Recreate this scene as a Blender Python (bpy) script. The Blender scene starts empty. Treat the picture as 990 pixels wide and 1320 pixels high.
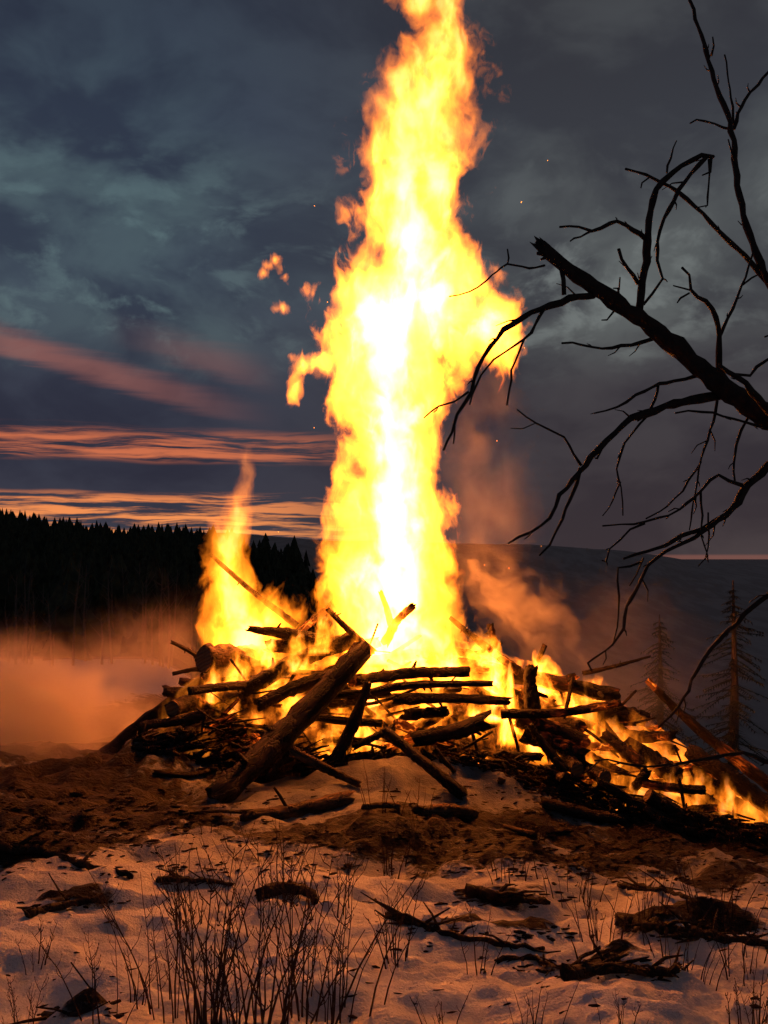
import bpy, bmesh, math, random
import numpy as np
from mathutils import Vector, Matrix

random.seed(7)
SC = bpy.context.scene
COL = SC.collection
FPX = 1210.0                      # focal length of the photograph in its own pixels (990 x 1320)
PITCH = math.radians(2.8)
EYE = Vector((0.0, 0.0, 1.6))

# ------------------------------------------------------------------ camera
cam_d = bpy.data.cameras.new("camera")
cam_d.sensor_fit = 'VERTICAL'
cam_d.sensor_height = 36.0
cam_d.sensor_width = 27.0
cam_d.lens = 36.0 * FPX / 1320.0
cam_d.clip_start = 0.05
cam_d.clip_end = 20000.0
cam = bpy.data.objects.new("camera", cam_d)
cam.location = EYE
cam.rotation_euler = (math.radians(90) + PITCH, 0, 0)
COL.objects.link(cam)
SC.camera = cam

# ------------------------------------------------------------------ render settings
SC.view_settings.view_transform = 'Standard'
SC.view_settings.look = 'None'
SC.view_settings.exposure = 0.0
SC.view_settings.gamma = 1.0
SC.render.engine = 'CYCLES'
cy = SC.cycles
cy.use_denoising = True
try:
    cy.denoiser = 'OPENIMAGEDENOISE'
    cy.denoising_input_passes = 'RGB_ALBEDO_NORMAL'
except Exception:
    pass
cy.max_bounces = 5
cy.diffuse_bounces = 2
cy.glossy_bounces = 2
cy.volume_bounces = 1
cy.transparent_max_bounces = 16
cy.sample_clamp_indirect = 12.0
cy.volume_step_rate = 1.0
cy.volume_max_steps = 256
cy.use_adaptive_sampling = True
cy.adaptive_threshold = 0.02


# ------------------------------------------------------------------ node helper
class NT:
    def __init__(self, tree):
        self.t = tree
        tree.nodes.clear()

    def n(self, kind, **kw):
        nd = self.t.nodes.new(kind)
        for k, v in kw.items():
            setattr(nd, k, v)
        return nd

    def put(self, sock, v):
        if isinstance(v, bpy.types.NodeSocket):
            self.t.links.new(v, sock)
        elif v is not None:
            sock.default_value = v

    def m(self, op, a, b=None, c=None, clamp=False):
        nd = self.n('ShaderNodeMath', operation=op, use_clamp=clamp)
        self.put(nd.inputs[0], a)
        self.put(nd.inputs[1], b)
        self.put(nd.inputs[2], c)
        return nd.outputs[0]

    def v(self, op, a, b=None, s=None):
        nd = self.n('ShaderNodeVectorMath', operation=op)
        self.put(nd.inputs[0], a)
        self.put(nd.inputs[1], b)
        if s is not None:
            self.put(nd.inputs['Scale'], s)
        return nd.outputs['Value'] if op in ('LENGTH', 'DOT_PRODUCT', 'DISTANCE') else nd.outputs[0]

    def sep(self, a):
        nd = self.n('ShaderNodeSeparateXYZ')
        self.put(nd.inputs[0], a)
        return nd.outputs

    def comb(self, x, y, z):
        nd = self.n('ShaderNodeCombineXYZ')
        for i, q in enumerate((x, y, z)):
            self.put(nd.inputs[i], q)
        return nd.outputs[0]

    def noise(self, vec, scale, detail=3.0, rough=0.5, dist=0.0, color=False):
        nd = self.n('ShaderNodeTexNoise')
        self.put(nd.inputs['Vector'], vec)
        self.put(nd.inputs['Scale'], scale)
        self.put(nd.inputs['Detail'], detail)
        self.put(nd.inputs['Roughness'], rough)
        self.put(nd.inputs['Distortion'], dist)
        return nd.outputs['Color'] if color else nd.outputs[0]

    def sm(self, x, a, b, lo=0.0, hi=1.0):
        nd = self.n('ShaderNodeMapRange', interpolation_type='SMOOTHSTEP')
        for i, q in enumerate((x, a, b, lo, hi)):
            self.put(nd.inputs[i], q)
        return nd.outputs[0]

    def lin(self, x, a, b, lo=0.0, hi=1.0):
        nd = self.n('ShaderNodeMapRange', interpolation_type='LINEAR')
        for i, q in enumerate((x, a, b, lo, hi)):
            self.put(nd.inputs[i], q)
        return nd.outputs[0]

    def mix(self, f, a, b, blend='MIX'):
        nd = self.n('ShaderNodeMix', data_type='RGBA', blend_type=blend)
        self.put(nd.inputs[0], f)
        for i, q in ((6, a), (7, b)):
            if isinstance(q, (tuple, list)) and len(q) == 3:
                q = (*q, 1.0)
            self.put(nd.inputs[i], q)
        return nd.outputs[2]

    def ramp(self, f, stops, interp='LINEAR'):
        nd = self.n('ShaderNodeValToRGB')
        cr = nd.color_ramp
        cr.interpolation = interp
        while len(cr.elements) < len(stops):
            cr.elements.new(0.5)
        for e, (p, c) in zip(cr.elements, stops):
            e.position = p
            e.color = (*c, 1.0)
        self.put(nd.inputs[0], f)
        return nd.outputs[0]

    def curve(self, f, pts):
        """pts: (t, value 0..1)"""
        nd = self.n('ShaderNodeFloatCurve')
        cm = nd.mapping
        c = cm.curves[0]
        while len(c.points) < len(pts):
            c.points.new(0.5, 0.5)
        for q, (t, val) in zip(c.points, pts):
            q.location = (t, val)
        cm.update()
        self.put(nd.inputs[1], f)
        return nd.outputs[0]


# ------------------------------------------------------------------ world (dusk sky with clouds)
SUN_ELEV = math.radians(-1.2)
SKY_OFF = 9.1
SUN_AZ = math.radians(-38.0)          # to the left of the view
world = bpy.data.worlds.new("World")
SC.world = world
world.use_nodes = True
w = NT(world.node_tree)
dirv = w.n('ShaderNodeTexCoord').outputs['Generated']
dx, dy, dz = w.sep(dirv)
az = w.m('ARCTAN2', dx, dy)
el = w.m('MAXIMUM', dz, 0.0)
cp = w.v('ADD', w.v('MULTIPLY', dirv, (1.0, 1.0, 1.75)), (SKY_OFF, 2.3, 0.4))
cpw = w.v('ADD', cp, w.v('SCALE', w.v('SUBTRACT', w.noise(cp, 3.2, 3, color=True), (0.5, 0.5, 0.5)), s=0.20))
n_big = w.noise(cpw, 2.4, 4, 0.5)
n_mid = w.noise(cpw, 5.5, 5, 0.55)
n_puff = w.noise(w.v('ADD', cpw, (4.3, 9.1, 0.0)), 15.0, 5, 0.58)
base = w.ramp(el, [(0.0, (0.052, 0.042, 0.046)), (0.10, (0.042, 0.038, 0.045)), (0.18, (0.046, 0.045, 0.053)),
                   (0.27, (0.060, 0.070, 0.077)), (0.42, (0.048, 0.057, 0.068)), (0.58, (0.033, 0.036, 0.044)),
                   (1.0, (0.026, 0.029, 0.037))])
side = w.sm(az, -0.28, 0.22)
base = w.mix(1.0, base, w.mix(side, (0.90, 1.06, 1.36), (1.26, 1.17, 1.12)), 'MULTIPLY')
nish = w.n('ShaderNodeTexSky', sky_type='NISHITA')
nish.sun_disc = False
nish.sun_elevation = SUN_ELEV
nish.sun_rotation = SUN_AZ
nish.air_density = 1.0
nish.dust_density = 2.0
clear = w.mix(1.0, w.v('SCALE', nish.outputs[0], s=0.06), w.mix(side, (0.058, 0.100, 0.110), (0.112, 0.124, 0.122)), 'ADD')
dark = w.mix(w.sm(n_mid, 0.36, 0.62), w.mix(1.0, base, (0.66, 0.64, 0.70), 'MULTIPLY'), base)
gap = w.m('MULTIPLY', w.sm(n_big, 0.40, 0.62), w.sm(n_mid, 0.36, 0.60))
gap = w.m('MULTIPLY', gap, w.m('MULTIPLY', w.sm(el, 0.17, 0.26), w.sm(el, 0.56, 0.34)))
puff = w.m('MULTIPLY', w.m('MULTIPLY', w.sm(n_puff, 0.48, 0.68), w.sm(n_big, 0.36, 0.56)),
           w.m('MULTIPLY', w.sm(el, 0.17, 0.24), w.sm(el, 0.44, 0.30)))
sky = w.mix(w.m('MULTIPLY', gap, 0.70), dark, clear)
sky = w.mix(w.m('MULTIPLY', puff, 0.8), sky, w.mix(1.0, clear, (1.3, 1.3, 1.3), 'MULTIPLY'))
# low sunset bands, strongest around the sun's azimuth on the left
warm = w.m('MULTIPLY', w.sm(az, 0.10, -0.20), w.sm(az, -1.7, -0.9))
sc_ = w.comb(w.m('MULTIPLY', az, 3.0), w.m('MULTIPLY', el, 62.0), 0.0)
streak = w.noise(w.v('ADD', sc_, w.comb(0.0, w.m('MULTIPLY', w.noise(w.comb(w.m('MULTIPLY', az, 9.0), w.m('MULTIPLY', el, 30.0), 2.0), 1.0, 3), 0.9), 0.0)), 1.9, 6, 0.66)
e2 = w.m('ADD', el, w.m('MULTIPLY', w.m('SUBTRACT', w.noise(w.comb(w.m('MULTIPLY', az, 5.0), 0.0, 0.0), 1.0, 2), 0.5), 0.016))
b1 = w.m('MULTIPLY', w.sm(e2, 0.096, 0.106), w.sm(e2, 0.138, 0.118))
b1 = w.m('MULTIPLY', b1, w.sm(streak, 0.40, 0.62))
b2 = w.m('MULTIPLY', w.sm(e2, -0.02, 0.006), w.sm(e2, 0.070, 0.060))
b2 = w.m('MULTIPLY', b2, w.sm(streak, 0.43, 0.58))
b3d = w.m('SUBTRACT', el, w.m('SUBTRACT', 0.112, w.m('MULTIPLY', az, 0.245)))
b3d = w.m('ADD', b3d, w.m('MULTIPLY', w.m('SUBTRACT', streak, 0.5), 0.02))
b3 = w.m('MULTIPLY', w.sm(b3d, -0.014, 0.0), w.sm(b3d, 0.026, 0.004))
b3 = w.m('MULTIPLY', b3, w.m('MULTIPLY', w.sm(az, -0.10, -0.30), w.sm(az, -0.75, -0.5)))
b4 = w.m('MULTIPLY', w.m('MULTIPLY', w.sm(b3d, 0.026, 0.044), w.sm(b3d, 0.075, 0.048)), w.m('MULTIPLY', w.sm(az, -0.10, -0.18), w.sm(az, -0.30, -0.20)))
orange = w.mix(w.sm(el, 0.02, 0.11), (1.0, 0.33, 0.095), (0.70, 0.180, 0.075))
sky = w.mix(w.m('MULTIPLY', w.m('MULTIPLY', b1, warm), 0.85), sky, orange)
sky = w.mix(w.m('MULTIPLY', w.m('MULTIPLY', b2, warm), 0.95), sky, orange)
sky = w.mix(w.m('MULTIPLY', w.m('MULTIPLY', w.m('MAXIMUM', b3, w.m('MULTIPLY', b4, 0.45)), w.sm(n_mid, 0.25, 0.60, 0.45, 1.0)), 0.58), sky, (0.34, 0.12, 0.095))
strip = w.m('MULTIPLY', w.sm(dz, 0.0045, 0.0015), w.sm(dz, -0.006, -0.002))
sky = w.mix(w.m('MULTIPLY', strip, 0.4), sky, (0.34, 0.12, 0.085))
bg = w.n('ShaderNodeBackground')
w.put(bg.inputs[0], sky)
bg.inputs[1].default_value = 1.0
w.t.links.new(bg.outputs[0], w.n('ShaderNodeOutputWorld').inputs[0])

# ------------------------------------------------------------------ sun (already at the horizon: almost nothing left)
sun_d = bpy.data.lights.new("sun", 'SUN')
sun_d.energy = 0.02
sun_d.angle = math.radians(4)
sun_d.color = (1.0, 0.55, 0.35)
sun = bpy.data.objects.new("sun", sun_d)
sun.rotation_euler = (math.radians(89.0), 0, math.radians(180) - SUN_AZ)
sun.location = (-40, 60, 30)
COL.objects.link(sun)


# ------------------------------------------------------------------ geometry helpers
def P(px, py, d):
    """world point seen at photo pixel (px, py), d metres ahead of the camera"""
    xc = (px - 495.0) / FPX
    yc = (660.0 - py) / FPX
    c, s = math.cos(PITCH), math.sin(PITCH)
    y = c - yc * s
    z = s + yc * c
    return Vector((xc / y * d, d, EYE.z + z / y * d))


def pix(x, y, z):
    """numpy: world -> photo pixel"""
    c, s = math.cos(PITCH), math.sin(PITCH)
    zz = z - EYE.z
    f = y * c + zz * s
    u = -y * s + zz * c
    return 495.0 + FPX * x / f, 660.0 - FPX * u / f


def hash3(i, j, k, seed):
    n = (i * 374761393 + j * 668265263 + k * 2147483647 + seed * 144665) & 0xFFFFFFFF
    n = ((n ^ (n >> 13)) * 1274126177) & 0xFFFFFFFF
    return ((n ^ (n >> 16)) & 0xFFFF) / 65535.0


def vnoise(x, y, z=0.0, seed=0):
    x, y, z = np.broadcast_arrays(np.asarray(x, float), np.asarray(y, float), np.asarray(z, float))
    i, j, k = (np.floor(a).astype(np.int64) for a in (x, y, z))
    fx, fy, fz = x - i, y - j, z - k
    fx, fy, fz = (a * a * a * (a * (a * 6 - 15) + 10) for a in (fx, fy, fz))
    r = 0.0
    for a in (0, 1):
        for b in (0, 1):
            for c in (0, 1):
                wgt = (fx if a else 1 - fx) * (fy if b else 1 - fy) * (fz if c else 1 - fz)
                r = r + wgt * hash3(i + a, j + b, k + c, seed)
    return r


def fbm(x, y, z=0.0, o=4, seed=0, g=0.5):
    r, a, t = 0.0, 1.0, 0.0
    for q in range(o):
        s = 2.03 ** q
        r = r + a * vnoise(np.asarray(x) * s, np.asarray(y) * s, np.asarray(z) * s, seed + q * 17)
        t += a
        a *= g
    return r / t


def sstep(a, b, x):
    t = np.clip((np.asarray(x, float) - a) / (b - a), 0, 1)
    return t * t * (3 - 2 * t)


def tag(o, label=None, cat=None, group=None, kind=None):
    for k, q in (('label', label), ('category', cat), ('group', group), ('kind', kind)):
        if q:
            o[k] = q
    return o


def link(name, verts, faces, mats, parent=None, smooth=True, loc=None, rot=None, midx=None):
    me = bpy.data.meshes.new(name)
    me.from_pydata(verts, [], faces)
    for mt in (mats if isinstance(mats, (list, tuple)) else [mats]):
        me.materials.append(mt)
    if smooth:
        me.polygons.foreach_set('use_smooth', [True] * len(me.polygons))
    if midx:
        me.polygons.foreach_set('material_index', midx)
    me.update()
    o = bpy.data.objects.new(name, me)
    COL.objects.link(o)
    if loc is not None:
        o.location = loc
    if rot is not None:
        o.rotation_euler = rot
    if parent:
        o.parent = parent
    return o


def empty(name, loc, label=None, cat=None, group=None):
    o = bpy.data.objects.new(name, None)
    o.empty_display_size = 0.2
    o.location = loc
    COL.objects.link(o)
    return tag(o, label, cat, group)


def frames(pts):
    pts = [Vector(p) for p in pts]
    T = []
    for i in range(len(pts)):
        a = pts[max(i - 1, 0)]
        b = pts[min(i + 1, len(pts) - 1)]
        T.append((b - a).normalized())
    u = T[0].orthogonal().normalized()
    out = []
    for t in T:
        u = (u - t * u.dot(t)).normalized()
        out.append((t, u, t.cross(u)))
    return out


def resample(pts, rad, step):
    """Catmull-Rom resample of a polyline with radii"""
    pts = [Vector(p) for p in pts]
    op, orr = [], []
    n = len(pts)
    for i in range(n - 1):
        p0 = pts[i - 1] if i else pts[0] * 2 - pts[1]
        p1, p2 = pts[i], pts[i + 1]
        p3 = pts[i + 2] if i + 2 < n else pts[-1] * 2 - pts[-2]
        k = max(1, int((p2 - p1).length / step))
        for q in range(k):
            t = q / k
            op.append(0.5 * ((2 * p1) + (p2 - p0) * t + (2 * p0 - 5 * p1 + 4 * p2 - p3) * t * t + (3 * p1 - p0 - 3 * p2 + p3) * t ** 3))
            orr.append(rad[i] + (rad[i + 1] - rad[i]) * t)
    op.append(pts[-1])
    orr.append(rad[-1])
    return op, orr


class MB:
    def __init__(self):
        self.v, self.f = [], []

    def tube(self, pts, rad, sides=6, rough=0.0, cap=True, jag=0.0, rnd=random):
        fr = frames(pts)
        b0 = len(self.v)
        n = len(pts)
        prof = [1 + rough * (rnd.random() - 0.5) for _ in range(sides)]
        for i, (p, r) in enumerate(zip(pts, rad)):
            t, u, w_ = fr[i]
            endj = jag if i in (0, n - 1) else 0.0
            sg = -1 if i == 0 else 1
            for k in range(sides):
                a = 2 * math.pi * k / sides
                rr = r * prof[k] * (1 + rough * (rnd.random() - 0.5))
                q = Vector(p) + (u * math.cos(a) + w_ * math.sin(a)) * rr
                if endj:
                    q += t * sg * rnd.random() * endj
                self.v.append(q)
        for i in range(n - 1):
            for k in range(sides):
                a, b = b0 + i * sides + k, b0 + i * sides + (k + 1) % sides
                self.f.append((a, b, b + sides, a + sides))
        if cap:
            for i, flip in ((0, True), (n - 1, False)):
                c = len(self.v)
                self.v.append(Vector(pts[i]))
                for k in range(sides):
                    a, b = b0 + i * sides + k, b0 + i * sides + (k + 1) % sides
                    self.f.append((c, b, a) if flip else (c, a, b))

    def build(self, name, mat, parent=None, loc=Vector((0, 0, 0)), smooth=True):
        vv = [tuple(Vector(q) - Vector(loc)) for q in self.v]
        o = link(name, vv, self.f, mat, parent, smooth)
        if parent is None:
            o.location = loc
        else:
            o.location = Vector(loc) - parent.location
        return o


# ------------------------------------------------------------------ materials
def new_mat(name):
    mt = bpy.data.materials.new(name)
    mt.use_nodes = True
    return mt, NT(mt.node_tree)


def surf(nt, color, rough=0.8, bump=None, bump_d=0.02, emis=None, emis_s=None, spec=0.3):
    b = nt.n('ShaderNodeBsdfPrincipled')
    nt.put(b.inputs['Base Color'], (*color, 1.0) if isinstance(color, tuple) else color)
    nt.put(b.inputs['Roughness'], rough)
    b.inputs['Specular IOR Level'].default_value = spec
    if bump is not None:
        bp = nt.n('ShaderNodeBump')
        bp.inputs['Strength'].default_value = 1.0
        bp.inputs['Distance'].default_value = bump_d
        nt.put(bp.inputs['Height'], bump)
        nt.t.links.new(bp.outputs[0], b.inputs['Normal'])
    if emis is not None:
        nt.put(b.inputs['Emission Color'], (*emis, 1.0) if isinstance(emis, tuple) else emis)
        nt.put(b.inputs['Emission Strength'], emis_s)
    nt.t.links.new(b.outputs[0], nt.n('ShaderNodeOutputMaterial').inputs[0])
    return b


def obj_co(nt, rnd=True):
    co = nt.n('ShaderNodeTexCoord').outputs['Object']
    if rnd:
        oi = nt.n('ShaderNodeObjectInfo')
        co = nt.v('ADD', co, nt.comb(nt.m('MULTIPLY', oi.outputs['Random'], 37.0), nt.m('MULTIPLY', oi.outputs['Random'], 91.0), 0.0))
    return co


def wood_mat(name, glow, lo=(0.014, 0.009, 0.008), hi=(0.052, 0.028, 0.019)):
    mt, nt = new_mat(name)
    co = obj_co(nt)
    st = nt.v('MULTIPLY', co, (9.0, 9.0, 1.6))
    n1 = nt.noise(st, 2.2, 6, 0.65, 0.4)
    n2 = nt.noise(co, 2.3, 4, 0.6)
    vor = nt.n('ShaderNodeTexVoronoi', feature='DISTANCE_TO_EDGE')
    nt.put(vor.inputs['Vector'], nt.v('ADD', nt.v('MULTIPLY', co, (14.0, 14.0, 5.0)), nt.v('SCALE', nt.noise(co, 9.0, 3, color=True), s=1.2)))
    vor.inputs['Scale'].default_value = 1.0
    crack = nt.sm(vor.outputs['Distance'], 0.0, 0.10)
    col = nt.mix(nt.sm(n1, 0.35, 0.68), lo, hi)
    col = nt.mix(nt.sm(n2, 0.42, 0.58), nt.mix(1.0, col, (0.40, 0.38, 0.38), 'MULTIPLY'), col)
    bump = nt.m('ADD', nt.m('MULTIPLY', n1, 0.7), nt.m('MULTIPLY', crack, 0.5))
    if glow > 0:
        hot = nt.m('MULTIPLY', nt.sm(n2, 0.62 - 0.16 * min(glow, 1.5), 0.80 - 0.10 * min(glow, 1.5)), nt.m('SUBTRACT', 1.0, nt.m('MULTIPLY', crack, 0.82)))
        hot = nt.m('MULTIPLY', hot, nt.sm(n1, 0.3, 0.6))
        surf(nt, col, 0.85, bump, 0.025, nt.ramp(hot, [(0.0, (0.7, 0.06, 0.004)), (0.5, (1.0, 0.16, 0.010)), (1.0, (1.0, 0.34, 0.03))]),
             nt.m('MULTIPLY', hot, 2.6 * glow))
    else:
        surf(nt, col, 0.85, bump, 0.025)
    return mt


M_CHAR = wood_mat('charred_bark', 0.0)
M_BARK = wood_mat('brown_bark', 0.0, (0.03, 0.018, 0.012), (0.16, 0.085, 0.05))
M_EMB = wood_mat('smouldering_bark', 0.55)
M_HOT = wood_mat('burning_bark', 1.4)

mt, nt = new_mat('cut_wood')
co = obj_co(nt)
rings = nt.n('ShaderNodeTexWave', wave_type='RINGS', rings_direction='Z')
nt.put(rings.inputs['Vector'], co)
rings.inputs['Scale'].default_value = 9.0
rings.inputs['Distortion'].default_value = 2.5
surf(nt, nt.mix(nt.m('MULTIPLY', rings.outputs[0], 0.6), (0.16, 0.09, 0.05), (0.07, 0.038, 0.022)), 0.8, rings.outputs[0], 0.004)
M_CUT = mt

mt, nt = new_mat('dark_twig_bark')
co = obj_co(nt)
n1 = nt.noise(nt.v('MULTIPLY', co, (1, 1, 0.6)), 40, 4, 0.6)
surf(nt, nt.mix(nt.sm(n1, 0.35, 0.65), (0.010, 0.007, 0.006), (0.028, 0.017, 0.013)), 0.75, n1, 0.004)
M_TWIG = mt

mt, nt = new_mat('dry_stem')
co = obj_co(nt)
n1 = nt.noise(co, 30, 3)
surf(nt, nt.mix(n1, (0.025, 0.013, 0.010), (0.075, 0.036, 0.026)), 0.8)
M_STEM = mt

mt, nt = new_mat('conifer_needles')
co = obj_co(nt)
n1 = nt.noise(co, 1.7, 3)
surf(nt, nt.mix(nt.sm(n1, 0.35, 0.65), (0.020, 0.026, 0.016), (0.050, 0.058, 0.032)), 0.85)
M_NEEDLE = mt

mt, nt = new_mat('grey_trunk')
n1 = nt.noise(obj_co(nt), 12, 4)
surf(nt, nt.mix(n1, (0.05, 0.036, 0.028), (0.14, 0.11, 0.09)), 0.9)
M_TRUNK = mt

# ground: snow, churned earth and far woodland, shared by attributes baked in world space
mt, nt = new_mat('snow_and_earth')
co = nt.n('ShaderNodeTexCoord').outputs['Object']
at = nt.n('ShaderNodeAttribute', attribute_name='dirt').outputs['Fac']
fo = nt.n('ShaderNodeAttribute', attribute_name='wood').outputs['Fac']
ash_shade = nt.n('ShaderNodeAttribute', attribute_name='ash_shade').outputs['Fac']
na = nt.noise(co, 3.2, 7, 0.62)
nb = nt.noise(nt.v('MULTIPLY', co, (1.0, 2.2, 1.0)), 11.0, 6, 0.65)
nc = nt.noise(co, 70.0, 4, 0.6)
dm = nt.m('ADD', at, nt.m('ADD', nt.m('MULTIPLY', nt.m('SUBTRACT', na, 0.5), 0.9), nt.m('MULTIPLY', nt.m('SUBTRACT', nb, 0.5), 0.85)))
dm = nt.sm(dm, 0.40, 0.60)
snow_c = nt.mix(nt.sm(na, 0.3, 0.7), (0.64, 0.63, 0.65), (0.80, 0.80, 0.82))
snow_c = nt.mix(nt.sm(nc, 0.62, 0.74), snow_c, (0.42, 0.38, 0.36))
snow_c = nt.mix(nt.m('MULTIPLY', ash_shade, nt.sm(na, 0.15, 0.6, 0.75, 1.0)), snow_c, (0.115, 0.113, 0.122))  # snow painted darker toward the fire, shade as well as ash
snow_c = nt.mix(nt.m('MULTIPLY', nt.sm(nb, 0.60, 0.78), 0.45), snow_c, (0.30, 0.26, 0.24))
earth = nt.mix(nt.sm(nb, 0.32, 0.68), (0.009, 0.006, 0.005), (0.036, 0.020, 0.015))
near_c = nt.mix(dm, snow_c, earth)
fn = nt.noise(nt.v('MULTIPLY', co, (1.0, 0.16, 2.0)), 0.09, 6, 0.65)
far_c = nt.mix(nt.sm(fn, 0.42, 0.60), (0.31, 0.235, 0.215), (0.40, 0.315, 0.295))  # smoky haze put into the colour: far hills pale and warm
far_c = nt.mix(nt.sm(fo, 0.9, 1.0), nt.mix(nt.sm(fo, 0.4, 0.5), near_c, far_c), (0.030, 0.028, 0.022))
bh = nt.m('ADD', nt.m('MULTIPLY', na, 0.5), nt.m('ADD', nt.m('MULTIPLY', nb, nt.m('ADD', 0.18, nt.m('MULTIPLY', dm, 0.8))), nt.m('MULTIPLY', nc, 0.16)))
surf(nt, far_c, 0.75, bh, 0.09, spec=0.25)
M_GROUND = mt

mt, nt = new_mat('ember_bed')
co = nt.n('ShaderNodeTexCoord').outputs['Object']
vor = nt.n('ShaderNodeTexVoronoi', feature='DISTANCE_TO_EDGE')
nt.put(vor.inputs['Vector'], nt.v('ADD', nt.v('SCALE', co, s=7.0), nt.v('SCALE', nt.noise(co, 5.0, 3, color=True), s=1.6)))
vor.inputs['Scale'].default_value = 1.0
big = nt.noise(co, 2.0, 4, 0.6)
crk = nt.sm(vor.outputs['Distance'], 0.28, 0.0)
ht = nt.n('ShaderNodeAttribute', attribute_name='heat').outputs['Fac']
hot = nt.m('MULTIPLY', nt.m('MULTIPLY', nt.sm(big, 0.30, 0.58), nt.m('ADD', 0.25, nt.m('MULTIPLY', crk, 0.75))), ht)
surf(nt, (0.03, 0.02, 0.017), 0.9, crk, -0.03, nt.ramp(hot, [(0.0, (0.6, 0.04, 0.003)), (0.25, (1.0, 0.16, 0.010)), (0.7, (1.0, 0.36, 0.03)), (1.0, (1.0, 0.5, 0.08))]),
     nt.m('MULTIPLY', nt.m('POWER', hot, 1.3), 10.0))
M_EMBER = mt


# ------------------------------------------------------------------ terrain
def base_z(x, y):
    xc = np.clip(x, -5, 6)
    a = x / np.maximum(y, 1.0)
    s = sstep(3, 9, y)
    yn = np.minimum(y, 45)
    z = -0.07 * yn - s * (0.15 * np.maximum(xc, 0) + 0.06 * np.minimum(xc, 0))
    wr = sstep(-0.26, -0.02, a)
    z = z - wr * (sstep(11.8, 20, y) * 3.0 + sstep(14, 160, y) * 34)
    z = z - (1 - wr) * sstep(13, 40, y) * 0.5
    px = 495 + FPX * a
    sky_l = np.interp(px, [-400, 0, 60, 120, 190, 240, 330, 430], [655, 668, 674, 686, 690, 684, 692, 700])
    tl = 1.6 + 205 * (719 - sky_l) / FPX - 4.2
    wl = 1 - sstep(380, 470, px)
    z = z + (tl - z) * sstep(62, 205, y) * wl
    sky_f = np.interp(px, [-400, 250, 420, 600, 700, 780, 840, 890, 990, 1500], [690, 692, 694, 697, 700, 706, 714, 728, 735, 735])
    tf = 1.6 + 900 * (719 - sky_f) / FPX
    z = z + (tf - z) * sstep(330, 900, y)
    tz = 1.6 + 4500 * (719 - 722.5) / FPX
    z = z + (tz - z) * sstep(1100, 4500, y)
    return z


DIRT = [  # photo-plane ellipses of churned earth: cx, cy, rx, ry, weight
    (110, 1050, 210, 60, 0.85), (40, 1000, 260, 34, 0.9), (40, 1100, 120, 24, 0.9), (330, 1120, 120, 14, 0.5), (560, 1085, 330, 24, 0.85),
    (700, 1112, 220, 22, 0.92), (880, 1090, 160, 34, 0.95), (230, 945, 120, 60, 1.2), (560, 955, 270, 40, 1.3), (820, 1010, 200, 48, 1.3),
    (680, 1052, 60, 20, 0.4), (250, 1140, 60, 8, 0.55), (90, 1168, 60, 9, 0.7), (420, 1162, 80, 8, 0.45), (650, 1158, 70, 10, 0.8),
    (640, 1205, 110, 9, 0.75), (760, 1250, 90, 12, 0.8), (890, 1200, 100, 12, 0.9), (930, 1140, 90, 16, 0.8), (110, 1312, 40, 7, 0.7),
    (10, 1190, 0.1, 0.1, 0), (380, 1075, 90, 9, 0.5), (300, 1010, 60, 14, 0.5), (600, 990, 160, 18, 0.5), (970, 1105, 60, 20, .8)]
nx, ny = 360, 420
ss = np.linspace(-1, 1, nx)
ss = 0.55 * ss + 0.45 * ss ** 3
yy = np.concatenate([np.linspace(0.3, 3.0, 14)[:-1], np.geomspace(3.0, 16.0, 285)[:-1], np.geomspace(16.0, 9000.0, ny - 297)])
ny = len(yy)
Y, S = np.meshgrid(yy, ss, indexing='ij')
X = S * (6.0 + 1.1 * Y)
Z = base_z(X, Y)
gx, gy = pix(X, Y, Z)
dirt = np.zeros_like(X)
for (cx_, cy_, rx_, ry_, wt) in DIRT:
    dirt = np.maximum(dirt, wt * np.exp(-(((gx - cx_) / rx_) ** 2 + ((gy - cy_) / ry_) ** 2) ** 1.5))
near = 1 - sstep(16, 28, Y)
dirt *= near * (0.28 + 1.35 * fbm(X * 0.8, Y * 3.4, 0, 5, 71, 0.62))
lump = (fbm(X * 1.1, Y * 1.1, 0, 4, 3) - 0.5) * 0.30 + (fbm(X * 3.2, Y * 5.0, 0, 4, 9, 0.55) - 0.5) * 0.17
Z = Z + near * lump + near * dirt * (0.05 + (fbm(X * 2.2, Y * 5, 0, 5, 21, 0.62) - 0.45) * 0.26)
mound = np.exp(-((X + 2.05) / 0.75) ** 2 - ((Y - 9.0) / 0.42) ** 2)
Z = Z + mound * (0.34 + (fbm(X * 5, Y * 5, 0, 4, 44) - 0.5) * 0.35)
dirt = dirt * (1 - np.clip(mound * 1.4, 0, 1)) + 0.50 * np.clip(mound * 1.4, 0, 1)
front = np.exp(-np.abs((X - 0.75) / 1.55) ** 3 - ((Y - 8.78) / 0.34) ** 2)
Z = Z + front * (0.27 + (fbm(X * 3, Y * 3, 0, 4, 61) - 0.5) * 0.22)
dirt = dirt * (1 - 0.7 * np.clip(front * 1.3, 0, 1)) + 0.25 * np.clip(front * 1.3, 0, 1) * fbm(X * 2, Y * 2, 0, 3, 62)
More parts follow.
